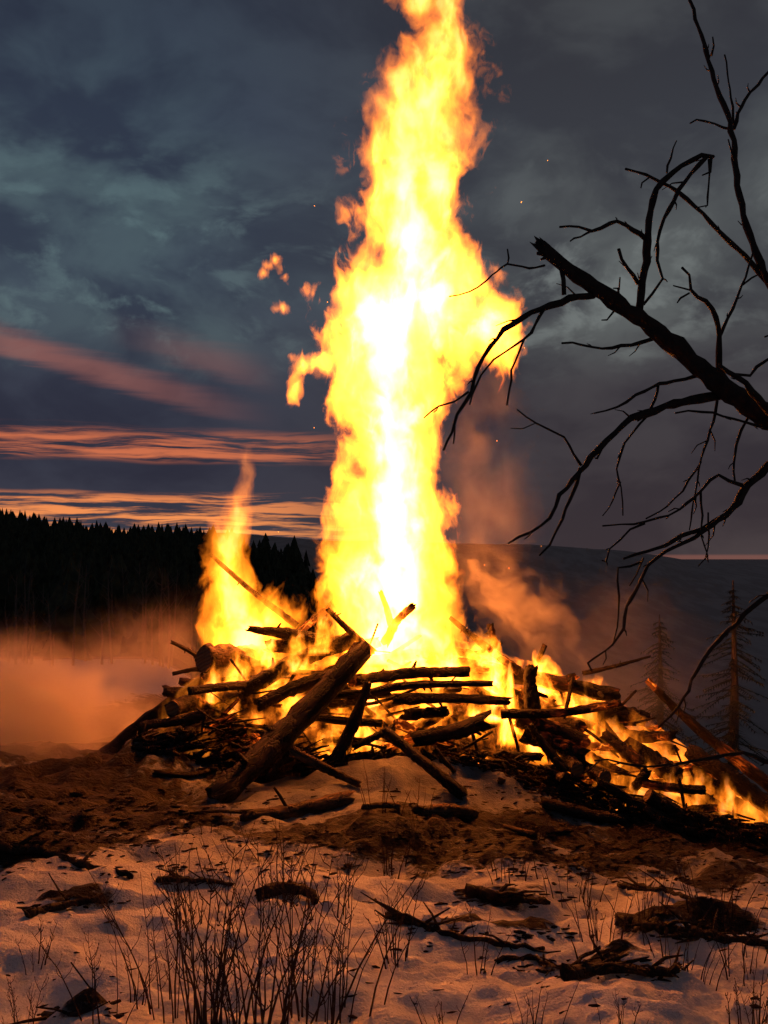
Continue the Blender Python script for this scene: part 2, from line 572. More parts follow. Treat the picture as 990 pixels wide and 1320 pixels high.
# snow bank pushed up in front of the pile
bank = np.exp(-(((gx - 470) / 130) ** 2 + ((gy - 1040) / 40) ** 2)) * 0.10 + np.exp(-(((gx - 620) / 90) ** 2 + ((gy - 1025) / 38) ** 2)) * 0.16
Z = Z + bank * near
far_amp = sstep(250, 700, Y)
Z = Z + far_amp * (fbm(X * 0.006, Y * 0.004, 0, 4, 5) - 0.5) * 12 * (1 - sstep(1200, 3000, Y))
ash_shade = sstep(4.3, 8.0, Y) * (1 - sstep(10.5, 12.5, Y)) * (0.80 + 0.4 * (fbm(X * 2.5, Y * 2.5, 0, 4, 81) - 0.3)) * (1 - sstep(5, 7, np.abs(X)) * 0.7)  # pile shade and dimmer firelight put into the snow colour, besides some ash
ash_shade = np.clip(ash_shade * 1.2, 0, 1.0)
wood = sstep(17, 30, Y) * 0.0
pxg = 495 + FPX * X / np.maximum(Y, 1)
left_w = sstep(55, 75, Y) * (1 - sstep(400, 460, pxg)) * (1 - sstep(260, 420, Y))
wood = np.where(Y > 24, np.where((left_w > 0.3) | ((pxg < 460) & (Y > 46) & (Y < 80)), 1.0, np.where((pxg < 330) & (Y < 60), 0.0, 0.7)), 0.0)
verts = np.stack([X.ravel(), Y.ravel(), Z.ravel()], 1)
idx = np.arange(ny * nx).reshape(ny, nx)
q = np.stack([idx[:-1, :-1].ravel(), idx[:-1, 1:].ravel(), idx[1:, 1:].ravel(), idx[1:, :-1].ravel()], 1)
me = bpy.data.meshes.new('ground')
me.vertices.add(len(verts))
me.vertices.foreach_set('co', verts.ravel())
me.loops.add(q.size)
me.loops.foreach_set('vertex_index', q.ravel())
me.polygons.add(len(q))
me.polygons.foreach_set('loop_start', np.arange(0, q.size, 4))
me.polygons.foreach_set('use_smooth', np.ones(len(q), bool))
for nm, arr in (('dirt', dirt), ('wood', wood), ('ash_shade', ash_shade)):
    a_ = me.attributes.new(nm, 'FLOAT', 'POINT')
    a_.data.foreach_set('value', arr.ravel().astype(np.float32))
me.materials.append(M_GROUND)
me.update(calc_edges=True)
me.validate()
ground = bpy.data.objects.new('ground', me)
COL.objects.link(ground)
ground['kind'] = 'structure'
_logy = np.log(yy)


def gz(x, y):
    """height of the finished ground at (x, y)"""
    i = int(np.clip(np.searchsorted(yy, y) - 1, 0, ny - 2))
    s = x / (6.0 + 1.1 * y)
    j = int(np.clip(np.searchsorted(ss, s) - 1, 0, nx - 2))
    fy = (y - yy[i]) / (yy[i + 1] - yy[i])
    fx = (s - ss[j]) / (ss[j + 1] - ss[j])
    return float((Z[i, j] * (1 - fx) + Z[i, j + 1] * fx) * (1 - fy) + (Z[i + 1, j] * (1 - fx) + Z[i + 1, j + 1] * fx) * fy)


def G(px, py, dmax=16.0):
    """ground point seen at photo pixel"""
    d = 2.0
    for _ in range(2000):
        p = P(px, py, d)
        if p.z <= gz(p.x, p.y) or d > dmax:
            return Vector((p.x, p.y, gz(p.x, p.y)))
        d += 0.01 if d < 16 else 0.3
    return p


# ------------------------------------------------------------------ forest on the left ridge
def spruce_geo(mb, base, h, rnd, tiers=6, sides=7, rmax=None):
    rmax = rmax or h * 0.17
    z0 = base.z + h * 0.06
    for t in range(tiers):
        f = t / tiers
        zb = z0 + h * 0.94 * f
        zt = min(zb + h * 0.94 / tiers * 1.9, base.z + h)
        r = rmax * (1 - f) ** 0.85 + 0.02 * h * (1 - f)
        c = len(mb.v)
        mb.v.append(Vector((base.x, base.y, zt)))
        a0 = rnd.random() * 6
        for k in range(sides * 2):
            a = a0 + math.pi * k / sides
            rr = r * (rnd.uniform(0.75, 1.15) if k % 2 else rnd.uniform(0.35, 0.6))
            mb.v.append(Vector((base.x + math.cos(a) * rr, base.y + math.sin(a) * rr, zb - (0.04 * h if k % 2 else 0))))
        for k in range(sides * 2):
            mb.f.append((c, c + 1 + k, c + 1 + (k + 1) % (sides * 2)))


rnd = random.Random(11)
wood_mb = MB()
for i in range(1900):
    y = 47 + 165 * rnd.random() ** 0.9
    px = rnd.uniform(-160, 440)
    x = (px - 495) / FPX * y
    z = gz(x, y)
    h = rnd.uniform(3.0, 6.2) * (0.8 + y / 600)
    if y > 190:
        h = rnd.uniform(1.4, 3.0)
    spruce_geo(wood_mb, Vector((x, y, z - 0.2)), h, rnd, 4, 5, h * rnd.uniform(0.2, 0.42))
o = wood_mb.build('forest', M_NEEDLE, smooth=False)
tag(o, kind='stuff')
for i in range(46):
    px = rnd.uniform(-20, 60) if i < 16 else rnd.uniform(60, 275) if i < 36 else rnd.uniform(218, 262)
    y = rnd.uniform(203, 214)
    x = (px - 495) / FPX * y
    h = rnd.choice([2.2, 2.8, 3.2, 4.0, 4.6, 5.4, 6.6]) * (1.2 if px < 50 else 1.0 if 215 < px < 262 else 0.68)
    root = empty('spruce_tree', (x, y, gz(x, y) - 0.1), 'small dark spruce silhouetted along the skyline of the left ridge', 'tree', 'spruces along the skyline of the left ridge')
    mb = MB()
    spruce_geo(mb, Vector((x, y, gz(x, y) - 0.1)), h, rnd, 7, 6, h * rnd.uniform(0.14, 0.30))
    mb.build('crown', M_NEEDLE, root, root.location, False)
    tb = MB()
    tb.tube([root.location, root.location + Vector((0, 0, h * 0.9))], [0.09, 0.02], 5)
    tb.build('trunk', M_TRUNK, root, root.location)
tr = MB()
for i in range(70):
    y = rnd.uniform(40, 60)
    x = (rnd.uniform(-60, 330) - 495) / FPX * y
    z = gz(x, y)
    h = rnd.uniform(2.5, 5)
    p0 = Vector((x, y, z - 0.2))
    p1 = p0 + Vector((rnd.uniform(-.3, .3), 0, h))
    tr.tube([p0, (p0 + p1) / 2 + Vector((rnd.uniform(-.1, .1), 0, 0)), p1], [0.07, 0.05, 0.012], 4)
    for k in range(5):
        b = p0.lerp(p1, rnd.uniform(0.4, 0.95))
        tr.tube([b, b + Vector((rnd.uniform(-.7, .7), rnd.uniform(-.3, .3), rnd.uniform(.3, .9)))], [0.022, 0.006], 3)
tag(tr.build('bare_thicket', M_TRUNK), kind='stuff')


def near_spruce(px, py_base, d, py_top, label, seed):
    rnd = random.Random(seed)
    b = P(px, py_base, d)
    top = P(px, py_top, d)
    h = top.z - b.z
    root = empty('spruce_tree', b, label, 'tree')
    tb = MB()
    tb.tube([b, b.lerp(top, 0.5) + Vector((0.03, 0, 0)), top], [0.10, 0.06, 0.012], 7, 0.2)
    tb.build('trunk', M_TRUNK, root, b)
    nb = MB()
    nl = 34
    for i in range(nl):
        f = 0.10 + 0.88 * i / nl
        c = b.lerp(top, f)
        L = (1 - f) ** 0.8 * h * 0.30 + 0.06
        for k in range(rnd.randint(4, 6)):
            a = rnd.random() * 6.283
            dr = Vector((math.cos(a), math.sin(a), -0.15))
            l2 = L * rnd.choice([rnd.uniform(0.3, 0.7), rnd.uniform(0.6, 1.3)])
            tip = c + dr * l2 + Vector((0, 0, rnd.uniform(-0.55, 0.05) * l2))
            nb.tube([c, tip], [0.012, 0.004], 3, cap=False)
            sd = dr.cross(Vector((0, 0, 1))).normalized()
            m_ = max(4, int(l2 / 0.05))
            for q_ in range(m_):
                t = (q_ + 0.7) / m_
                pc = c.lerp(tip, t)
                for sg in (-1, 1):
                    ln = (0.05 + 0.17 * (1 - t)) * rnd.uniform(0.6, 1.2)
                    e = pc + sd * sg * ln + dr * ln * 0.7 + Vector((0, 0, rnd.uniform(-.07, .0)))
                    j = len(nb.v)
                    nb.v += [pc, pc + dr * 0.035, e]
                    nb.f.append((j, j + 1, j + 2))
    nb.build('crown', M_NEEDLE, root, b, False)


near_spruce(945, 1010, 17.0, 748, 'dim spruce behind the right end of the fire, nearest the picture edge', 3)
near_spruce(850, 1000, 19.0, 792, 'smaller dim spruce in the smoke behind the leaning pole on the right', 4)

# ------------------------------------------------------------------ heap profile (ember bed)
TOP = [(110, 990), (180, 955), (262, 890), (340, 858), (440, 838), (560, 850), (650, 872), (790, 925), (840, 960), (900, 1005), (990, 1058), (1080, 1110)]
HD = 10.1
tx = np.array([P(a, b, HD).x for a, b in TOP])
tz = np.array([P(a, b, HD).z for a, b in TOP])


def heap(x, y):
    """height of the ember bed"""
    zt = np.interp(x, tx, tz, left=-9, right=-9)
    zb = base_z(np.asarray(x, float), np.asarray(y, float))
    t = np.abs(np.asarray(y) - HD) / 1.25
    return zb + np.maximum(zt - zb, 0) * np.clip(1 - t ** 1.7, 0, 1)


hx, hy = np.meshgrid(np.linspace(tx[0], tx[-1], 200), np.linspace(8.7, 11.5, 70), indexing='ij')
hz = heap(hx, hy) + (fbm(hx * 4, hy * 4, 0, 3, 31) - 0.5) * 0.22 - 0.06
hpx, hpy = pix(hx, hy, hz)
heat = np.interp(hpx, [180, 250, 330, 440, 640, 760, 900, 990], [0.0, 0.35, 0.75, 1.0, 1.0, 0.75, 0.55, 0.5])
heat = heat * (1 - 0.9 * sstep(9.22, 8.86, hy))
idx = np.arange(200 * 70).reshape(200, 70)
qf = np.stack([idx[:-1, :-1].ravel(), idx[1:, :-1].ravel(), idx[1:, 1:].ravel(), idx[:-1, 1:].ravel()], 1)
bed = link('ember_bed', np.stack([hx.ravel(), hy.ravel(), hz.ravel()], 1).tolist(), qf.tolist(), M_EMBER)
a_ = bed.data.attributes.new('heat', 'FLOAT', 'POINT')
a_.data.foreach_set('value', heat.ravel().astype(np.float32))
bed['kind'] = 'stuff'


# ------------------------------------------------------------------ logs
def log(name, label, cat, group, pts, rpx, mat, seed, end=0.5, cut=False, knots=2, sides=12):
    """pts: (px, py, depth) along the log; rpx: radii in photo pixels"""
    rnd = random.Random(seed)
    wp = [p if isinstance(p, Vector) else P(*p) if p[2] else G(p[0], p[1]) + Vector((0, 0, 0.03)) for p in pts]
    rad = [r * p.y / FPX for r, p in zip(rpx, wp)]
    L = sum((wp[i + 1] - wp[i]).length for i in range(len(wp) - 1))
    if len(wp) == 2:                          # a slight natural bend
        mid = (wp[0] + wp[1]) / 2 + Vector((rnd.uniform(-1, 1), rnd.uniform(-1, 1), rnd.uniform(-1, 1))) * L * 0.035
        wp = [wp[0], mid, wp[1]]
        rad = [rad[0], (rad[0] + rad[1]) / 2 * rnd.uniform(0.95, 1.08), rad[1]]
    pp, rr = resample(wp, rad, max(0.03, L / 22))
    rr = [r * (1 + 0.10 * (rnd.random() - 0.5)) for r in rr]
    mb = MB()
    mb.tube(pp, rr, sides, 0.27, True, 0.0 if cut else end * max(rr) * 1.6, rnd)
    for k in range(knots):
        i = rnd.randrange(2, max(3, len(pp) - 2))
        t = (pp[i] - pp[i - 1]).normalized()
        s = t.orthogonal().normalized()
        s = (Matrix.Rotation(rnd.random() * 6.28, 3, t) @ s)
        l = rr[i] * rnd.uniform(1.3, 2.4)
        mb.tube([pp[i] + s * rr[i] * 0.5, pp[i] + s * l + t * l * 0.3], [rr[i] * 0.38, rr[i] * 0.20], 6, 0.3, True, rr[i] * .3, rnd)
    ax = (wp[-1] - wp[0]).normalized()
    c = (wp[0] + wp[-1]) / 2
    rot = ax.to_track_quat('Z', 'Y')
    inv = rot.to_matrix().transposed()
    o = link(name, [tuple(inv @ (q_ - c)) for q_ in mb.v], mb.f, mat, loc=c)
    o.rotation_mode = 'QUATERNION'
    o.rotation_quaternion = rot
    tag(o, label, cat, group)
    if cut:
        t = (pp[0] - pp[1]).normalized()
        u = t.orthogonal().normalized()
        v_ = t.cross(u)
        q0 = pp[0] + t * 0.004
        vs = [q0] + [q0 + (u * math.cos(a) + v_ * math.sin(a)) * rr[0] * 0.93 * rnd.uniform(0.96, 1.03) for a in [2 * math.pi * k / 20 for k in range(20)]]
        vs += [v2 - t * 0.02 for v2 in vs[1:]]
        fs = [(0, 1 + k, 1 + (k + 1) % 20) for k in range(20)] + [(1 + k, 21 + k, 21 + (k + 1) % 20, 1 + (k + 1) % 20) for k in range(20)]
        e = link('cut_end', [tuple(inv @ (q_ - c)) for q_ in vs], fs, M_CUT, parent=o, smooth=False)
    return o


LG = 'logs of the burning woodpile'
C, B, E, H = M_CHAR, M_BARK, M_EMB, M_HOT
LOGS = [
    ('log', 'thickest dark log leaning down from the fire to the snow, left of centre', [(466, 842, 9.15), (380, 935, 8.75), (283, 1033, 0)], [14, 16.5, 17], C, .5, False),
    ('branch', 'thin bare pole jutting up and left in front of the left flame', [(274, 717, 10.2), (325, 762, 10.15), (382, 805, 10.1)], [2.6, 3.6, 4.6], C, .4, False),
    ('log', 'thick sawn log with its flat end facing left, below the left flame', [(263, 850, 9.7), (350, 846, 10.3)], [17, 15], B, 0, True),
    ('branch', 'blunt dark stick poking out level to the left, low on the pile', [(245, 891, 9.0), (335, 882, 9.5)], [5.5, 5.5], C, .2, False),
    ('log', 'long dark log forming the left slope of the pile beside the smoke', [(120, 985, 9.9), (210, 915, 9.9), (300, 858, 9.9)], [10, 11, 11], C, .4, False),
    ('branch', 'splintered dark board lying flat at the pile top, under the thin pole', [(329, 812, 9.6), (400, 824, 9.8)], [4, 9], C, .9, False),
    ('log', 'broad slab of wood at the top of the pile left of the white flame', [(352, 832, 9.8), (445, 826, 9.9)], [9, 11], E, .8, False),
    ('log', 'grey-brown log slanting up right behind the thickest dark log', [(318, 888, 9.4), (455, 824, 9.7)], [9, 10], E, .5, False),
    ('branch', 'slanting pole just behind the thickest dark log, middle height', [(335, 908, 9.25), (440, 868, 9.4)], [8, 8], C, .5, False),
    ('branch', 'short dark stick pointing up left into the white base of the flame', [(424, 787, 9.7), (480, 840, 9.6)], [3.2, 5], C, .6, False),
    ('branch', 'pale burning board slanting up right at the foot of the tall flame', [(384, 816, 10), (441, 768, 10.3)], [4.5, 4.5], H, .5, False),
    ('log', 'straight level log with blunt right end, topmost of the middle stack', [(452, 878, 9.3), (604, 866, 9.2)], [8, 7], E, .2, False),
    ('branch', 'bent thin stick lying level, second in the middle stack', [(450, 901, 9.2), (522, 884, 9.15), (634, 881, 9.1)], [5, 5, 3.5], C, .3, False),
    ('log', 'level log with ragged right end, lowest of the middle stack', [(515, 901, 9.1), (653, 904, 9.0)], [7.5, 5.5], C, .9, False),
    ('log', 'short thick chunk lying in the fire below the middle stack', [(524, 922, 9.2), (574, 917, 9.1)], [7, 6], E, .5, False),
    ('log', 'split black chunk with splintered right end on the front of the pile', [(545, 950, 8.9), (622, 930, 8.8)], [9, 10], C, 1.2, False),
    ('log', 'long heavy log running from the white flame down right to a blunt end', [(554, 848, 9.9), (680, 872, 9.7), (795, 897, 9.5)], [8, 9.5, 10], E, .3, False),
    ('log', 'short upright charred post with a knobbed top, right of the tall flame', [(685, 862, 9.3), (683, 878, 9.3), (688, 922, 9.25)], [8.5, 8, 11], C, .4, False),
    ('branch', 'thin level pole under the long heavy log, right of the upright post', [(647, 921, 9.2), (800, 906, 9.1)], [6, 4.5], E, .2, False),
    ('log', 'fat rounded log glowing at its edges just below the thin level pole', [(671, 927, 9.3), (751, 957, 9.2)], [11, 12], E, .4, False),
    ('log', 'fat smouldering log lying lowest under the upright post', [(678, 948, 9.2), (752, 975, 9.1)], [11, 11], E, .4, False),
    ('branch', 'black stick standing slantwise before the fat glowing logs', [(684, 936, 8.95), (728, 992, 8.85)], [4.5, 7], C, .4, False),
    ('branch', 'long burning pole slanting down right from the edge of the tall flame', [(581, 797, 9.9), (668, 864, 9.6)], [2.6, 5.5], H, .3, False),
    ('branch', 'short pale stub standing upright beside the slanting burning pole', [(632, 806, 10), (640, 836, 10)], [4.5, 5.5], H, .4, False),
    ('branch', 'long smouldering pole leaning up left at the right end of the pile', [(837, 880, 10.2), (900, 940, 10.1), (995, 1015, 9.8)], [4, 6, 8], E, .5, False),
    ('log', 'short sawn log standing tilted in the right-hand flames', [(835, 1025, 8.7), (894, 1068, 8.75)], [9, 9], C, .2, True),
    ('branch', 'dark log sloping down right, left of the tilted sawn log', [(773, 1009, 8.75), (874, 1066, 8.65)], [6, 8], C, .4, False),
    ('log', 'round log end facing the camera beside the black slanting stick', [(744, 992, 8.85), (722, 966, 9.4)], [9.5, 9], C, 0, True),
    ('log', 'second round log end facing the camera, right of the first', [(780, 1002, 8.8), (738, 984, 9.3)], [10, 9], C, 0, True),
    ('log', 'log sloping down right above the two round log ends', [(781, 948, 9.4), (828, 985, 9.2)], [8, 9], E, .4, False),
    ('log', 'thick dim log sloping down right in the smoke, behind the thin hanging twig', [(810, 960, 9.5), (872, 1002, 9.2)], [10, 12], E, .4, False),
    ('branch', 'level log lying across the lower right embers', [(830, 1010, 9.0), (908, 1019, 8.9)], [6, 6], E, .3, False),
    ('log', 'long dim log sloping to the right picture edge', [(888, 968, 9.7), (998, 1045, 9.3)], [9, 11], C, .3, False),
    ('branch', 'pale burning stick in the smoke right of the long heavy log', [(800, 957, 9.7), (847, 940, 9.9)], [4, 5], H, .5, False),
    ('branch', 'crooked glowing twig sticking out behind the long heavy log', [(752, 868, 10.2), (795, 858, 10.2), (838, 846, 10.2)], [3, 2.5, 1.2], E, .4, False),
    ('branch', 'short dark stick crossing the front snow bank below the middle stack', [(458, 962, 8.9), (504, 940, 8.85)], [4.5, 5], C, .7, False),
    ('log', 'black log sloping down right onto the snow in front of the middle stack', [(500, 944, 8.5), (548, 985, 8.35), (594, 1028, 0)], [6, 7, 8], C, .8, False),
    ('branch', 'curved stick lying at the foot of the pile below the black slanting stick', [(730, 1001, 8.4), (690, 1010, 0), (645, 1012, 0)], [5, 5, 4], B, .3, False),
    ('branch', 'crooked upright limb in the fire right of the thickest dark log', [(474, 881, 9.0), (456, 930, 8.95), (430, 985, 8.85)], [5, 8, 9], C, .5, False),
    ('branch', 'stick sloping down right onto the snow from the thickest dark log', [(379, 969, 8.5), (461, 1015, 0)], [7, 4.5], B, .6, False),
    ('branch', 'level burning stick low in the fire, right of the thickest dark log', [(402, 924, 9.1), (491, 933, 9.1)], [5, 5], E, .4, False),
    ('branch', 'level stick under the topmost log of the middle stack, toward its left', [(425, 897, 9.2), (502, 893, 9.2)], [5.5, 5], E, .4, False),
    ('branch', 'short stick wedged under the lower end of the thickest dark log', [(372, 968, 8.8), (347, 1002, 8.7)], [6, 5], B, .6, False),
    ('log', 'bark-covered log lying on the snow below the thickest dark log', [(318, 1057, 0), (380, 1050, 0), (446, 1033, 0)], [7, 9, 9], B, .8, False),
    ('branch', 'very thin stick lying level on the snow left of the bark-covered log', [(232, 1055, 0), (322, 1053, 0)], [1.8, 2.4], C, .5, False),
    ('log', 'short dark chunk half sunk in the snow bank below the middle stack', [(544, 1052, 0), (606, 1056, 0)], [7, 9], B, 1.0, False),
    ('log', 'round dark log end low on the left slope of the pile', [(222, 913, 9.1), (262, 905, 9.7)], [10, 10], C, 0, True),
    ('branch', 'glowing stick end poking left from under the thick sawn log', [(222, 828, 9.9), (262, 850, 10)], [2.2, 4], E, .5, False),
    ('branch', 'thin glowing stick lying level left of the thick sawn log', [(224, 868, 9.9), (268, 862, 10)], [2.5, 3.5], E, .5, False),
    ('branch', 'dark log on the lower left slope beneath the blunt dark stick', [(185, 935, 9.1), (262, 922, 9.1)], [6, 7], C, .5, False),
    ('log', 'dark log half buried at the left foot of the pile above the snow', [(165, 965, 9.0), (250, 945, 8.95)], [7, 8], C, .6, False),
    ('branch', 'dark forked stick pointing up from the snow under the thickest log', [(354, 1016, 7.6), (372, 1052, 0)], [1.5, 2.5], C, .5, False),
    ('log', 'black log lying along the bottom edge of the right-hand flames', [(700, 1040, 0), (800, 1062, 0)], [7, 6], C, .5, False),
    ('log', 'low black log in front of the flames nearest the right picture edge', [(880, 1072, 0), (975, 1086, 0)], [7, 6], C, .5, False),
    ('branch', 'flat splinter of bark lying on the snow bank right of the half-sunk chunk', [(650, 1070, 0), (690, 1082, 0)], [3, 4], B, .8, False),
    ('branch', 'short dark stick on the grey snow between the two lying logs', [(470, 1046, 0), (512, 1044, 0)], [3.5, 4], B, .8, False),
    ('branch', 'curved dark stick on the snow below the left foot of the pile', [(200, 1000, 0), (240, 1004, 0), (268, 1000, 0)], [3, 4, 3], C, .6, False),
    ('branch', 'dark stick poking down the snow bank under the split black chunk', [(560, 965, 8.5), (585, 998, 0)], [4, 3], C, .6, False),
    ('branch', 'short stub with a dark knob sticking up through the white base of the tall flame', [(498, 826, 9.9), (512, 800, 9.75), (530, 783, 9.45)], [6, 5, 4.5], H, .9, False),
    ('branch', 'pale thin stub leaning left in the white base of the tall flame', [(506, 812, 9.95), (499, 786, 9.9), (491, 764, 9.85)], [5, 4, 3], H, .6, False),
]
for i, (nm, lab, pts, rp, mtl, en, cut) in enumerate(LOGS):
    log(nm, lab, nm, LG, pts, rp, mtl, 100 + i, en, cut, knots=random.Random(i).randint(0, 3))

# half-burnt pieces that fill the heap between the named logs
rnd = random.Random(5)
FILL = 'half-burnt pieces between the flames'


def zone_label(px):
    if px < 420:
        return 'short half-burnt log jumbled in the flames left of the thickest dark log'
    if px < 660:
        return 'short half-burnt log jumbled in the flames under the tall column'
    return 'short half-burnt log jumbled in the flames on the right slope of the pile'


for i in range(120):
    u = rnd.random()
    px = 235 + (985 - 235) * u
    d = rnd.uniform(9.0, 10.2)
    x = (px - 495) / FPX * d
    z = float(heap(x, d))
    g0 = float(base_z(np.array(x), np.array(d)))
    p = Vector((x, d, z + rnd.uniform(-0.02, 0.12)))
    slope = -0.22 if px > 560 else 0.25
    a = rnd.gauss(0, 0.55)
    L = rnd.uniform(0.25, 0.75)
    dr = Vector((math.cos(a), rnd.uniform(-0.7, 0.2), slope + math.sin(a) * 0.6)).normalized() * L / 2
    r = rnd.uniform(3.0, 7.5) if px < 640 else rnd.uniform(4.0, 10.5)
    hotness = rnd.random()
    log('log', zone_label(px), 'log', FILL + (' left' if px < 420 else ' in the middle' if px < 660 else ' on the right'), [p - dr, p + dr], [r, r * rnd.uniform(0.6, 1.0)],
        E if hotness < 0.6 else (C if hotness < 0.85 else H), 500 + i, 0.7, False, rnd.randint(0, 1), 9)

rnd = random.Random(15)
for i in range(90):
    px = rnd.uniform(250, 960)
    d = rnd.uniform(8.95, 9.9)
    x = (px - 495) / FPX * d
    p = Vector((x, d, float(heap(x, d)) + rnd.uniform(0.0, 0.16)))
    a = rnd.gauss(0, 0.9)
    L = rnd.uniform(0.4, 1.1)
    dr = Vector((math.cos(a), rnd.uniform(-0.6, 0.3), (-0.24 if px > 560 else 0.22) + math.sin(a) * 0.6)).normalized() * L / 2
    r = rnd.uniform(1.2, 3.2)
    mid = p + Vector((rnd.uniform(-1, 1), rnd.uniform(-1, 1), rnd.uniform(-1, 1))) * L * 0.07
    zone = 'left of' if px < 420 else 'under' if px < 660 else 'right of'
    log('branch', 'thin crooked charred branch tangled in the woodpile %s the tall flame' % zone, 'branch', 'thin charred branches tangled in the pile ' + zone + ' the tall flame',
        [p - dr, mid, p + dr], [r, r * 0.85, r * 0.5], C if rnd.random() < 0.6 else E, 900 + i, 0.6, False, rnd.randint(0, 2), 6)

# charred brushwood at the foot of the heap
rnd = random.Random(9)
br = MB()
for i in range(1300):
    t = rnd.random()
    px = rnd.choice([rnd.uniform(170, 420), rnd.uniform(420, 760), rnd.uniform(420, 760), rnd.uniform(700, 1000), rnd.uniform(700, 1000)])
    lo = np.interp(px, [150, 300, 420, 600, 760, 1000], [985, 990, 985, 995, 1040, 1085])
    hi = np.interp(px, [150, 230, 300, 420, 600, 700, 760, 1000], [972, 935, 930, 975, 965, 985, 1015, 1070])
    py = rnd.uniform(hi, lo + 12)
    d = np.interp(py, [880, 960, 1090], [9.1, 8.95, 8.6])
    p = P(px, py, d + rnd.uniform(-.1, .15))
    p.z = max(p.z, gz(p.x, p.y) + 0.0)
    a = rnd.gauss(0.0, 0.7)
    L = rnd.uniform(0.05, 0.20) if rnd.random() < 0.75 else rnd.uniform(0.2, 0.4)
    dr = Vector((math.cos(a), rnd.uniform(-0.5, 0.5), math.sin(a) * 0.42 - (0.25 if px > 500 else -0.2)))
    mid = p + dr * L * 0.5 + Vector((rnd.uniform(-.02, .02), 0, rnd.uniform(-.02, .03)))
    r = rnd.uniform(0.006, 0.034) * min(1, 0.16 / L)
    br.tube([p, mid, p + dr * L], [r, r * 0.9, r * 0.5], 4, 0.3, True, 0.01, rnd)
tag(br.build('charred_brushwood', M_CHAR), kind='stuff')

# broken bark, clods and sticks strewn over the churned snow
rnd = random.Random(19)
li = MB()
for i in range(5200):
    py = rnd.uniform(1015, 1315)
    px = rnd.uniform(-10, 1000)
    wgt = max(wt * math.exp(-(((px - a) / b) ** 2 + ((py - c) / e) ** 2) ** 1.2) for a, c, b, e, wt in DIRT)
    if rnd.random() > wgt * 1.1 + 0.03:
        continue
    p = G(px, py)
    L = rnd.uniform(0.015, 0.10) * (p.y / 7) * rnd.uniform(0.4, 1.0)
    a = rnd.gauss(0, 0.6)
    dr = Vector((math.cos(a), math.sin(a) * 0.8, rnd.uniform(-0.05, 0.18)))
    r = rnd.uniform(0.08, 0.2) * L if rnd.random() < 0.4 else rnd.uniform(0.004, 0.009)
    li.tube([p, p + dr * L * 0.5 + Vector((rnd.uniform(-.12, .12) * L, 0, rnd.uniform(-.04, .08) * L)), p + dr * L], [r * 0.7, r, r * 0.4], 5, 0.7, True, 0.01, rnd)
tag(li.build('bark_litter', M_CHAR), kind='stuff')


def fallen_branch(pts, r, label, seed, twigs=10):
    rnd = random.Random(seed)
    g = [G(*p) for p in pts]
    g = [p + Vector((0, 0, r * 0.6)) for p in g]
    root = empty('fallen_branch', g[0], label, 'branch', 'dead branches lying on the snow')
    pp, rr = resample(g, [r * (1 - 0.5 * i / max(1, len(g) - 1)) for i in range(len(g))], 0.04)
    pp = [p + Vector((rnd.uniform(-.01, .01), rnd.uniform(-.01, .01), rnd.uniform(-.008, .012))) for p in pp]
    mb = MB()
    mb.tube(pp, rr, 7, 0.5, True, r, rnd)
    mb.build('limb', M_CHAR, root, root.location)
    for k in range(twigs):
        i = rnd.randrange(1, len(pp) - 1)
        a = rnd.uniform(0, 6.28)
        L = rnd.uniform(0.08, 0.28)
        dr = Vector((math.cos(a), math.sin(a) * 0.7, rnd.uniform(0.0, 0.5))) * L
        tb = MB()
        tb.tube([pp[i], pp[i] + dr * 0.5 + Vector((0, 0, rnd.uniform(-.02, .03))), pp[i] + dr], [rr[i] * 0.5, rr[i] * 0.35, 0.003], 5, 0.4, True, 0, rnd)
        tb.build('twig', M_CHAR, root, root.location)


fallen_branch([(505, 1185), (570, 1205), (640, 1222), (700, 1228)], 0.022, 'long dead branch lying slantwise on the foreground snow right of centre', 1, 14)
fallen_branch([(640, 1243), (690, 1240), (730, 1252), (770, 1228)], 0.016, 'bent dead branch just below the long slanting one', 2, 10)
fallen_branch([(735, 1262), (790, 1258), (845, 1262), (875, 1256)], 0.034, 'thick dark clump of broken branch lowest on the right foreground snow', 3, 22)
fallen_branch([(800, 1192), (860, 1205), (930, 1216), (995, 1222)], 0.034, 'thick dead branch among dry stalks at the right edge of the snow', 4, 20)
fallen_branch([(604, 1157), (650, 1162), (700, 1168)], 0.035, 'dark rotten log sunk in snow below the earth band', 5, 8)
fallen_branch([(36, 1184), (80, 1172), (130, 1164)], 0.026, 'dark stick lying alone on the left foreground snow', 6, 4)
fallen_branch([(0, 1098), (60, 1106), (110, 1122), (168, 1135)], 0.04, 'long dark log ridge on the snow near the left picture edge', 7, 8)
fallen_branch([(60, 1314), (110, 1308), (150, 1296)], 0.016, 'small dark twig in the bottom left corner of the snow', 8, 5)
fallen_branch([(205, 1136), (250, 1138), (300, 1142)], 0.022, 'short dark stick behind the large shrub clump, to its left', 9, 5)
fallen_branch([(335, 1160), (375, 1152), (408, 1164)], 0.04, 'humped dark stump showing through the large shrub clump', 10, 4)
fallen_branch([(800, 1145), (850, 1150), (905, 1166)], 0.022, 'thin dead branch just under the dark earth band on the right', 12, 8)


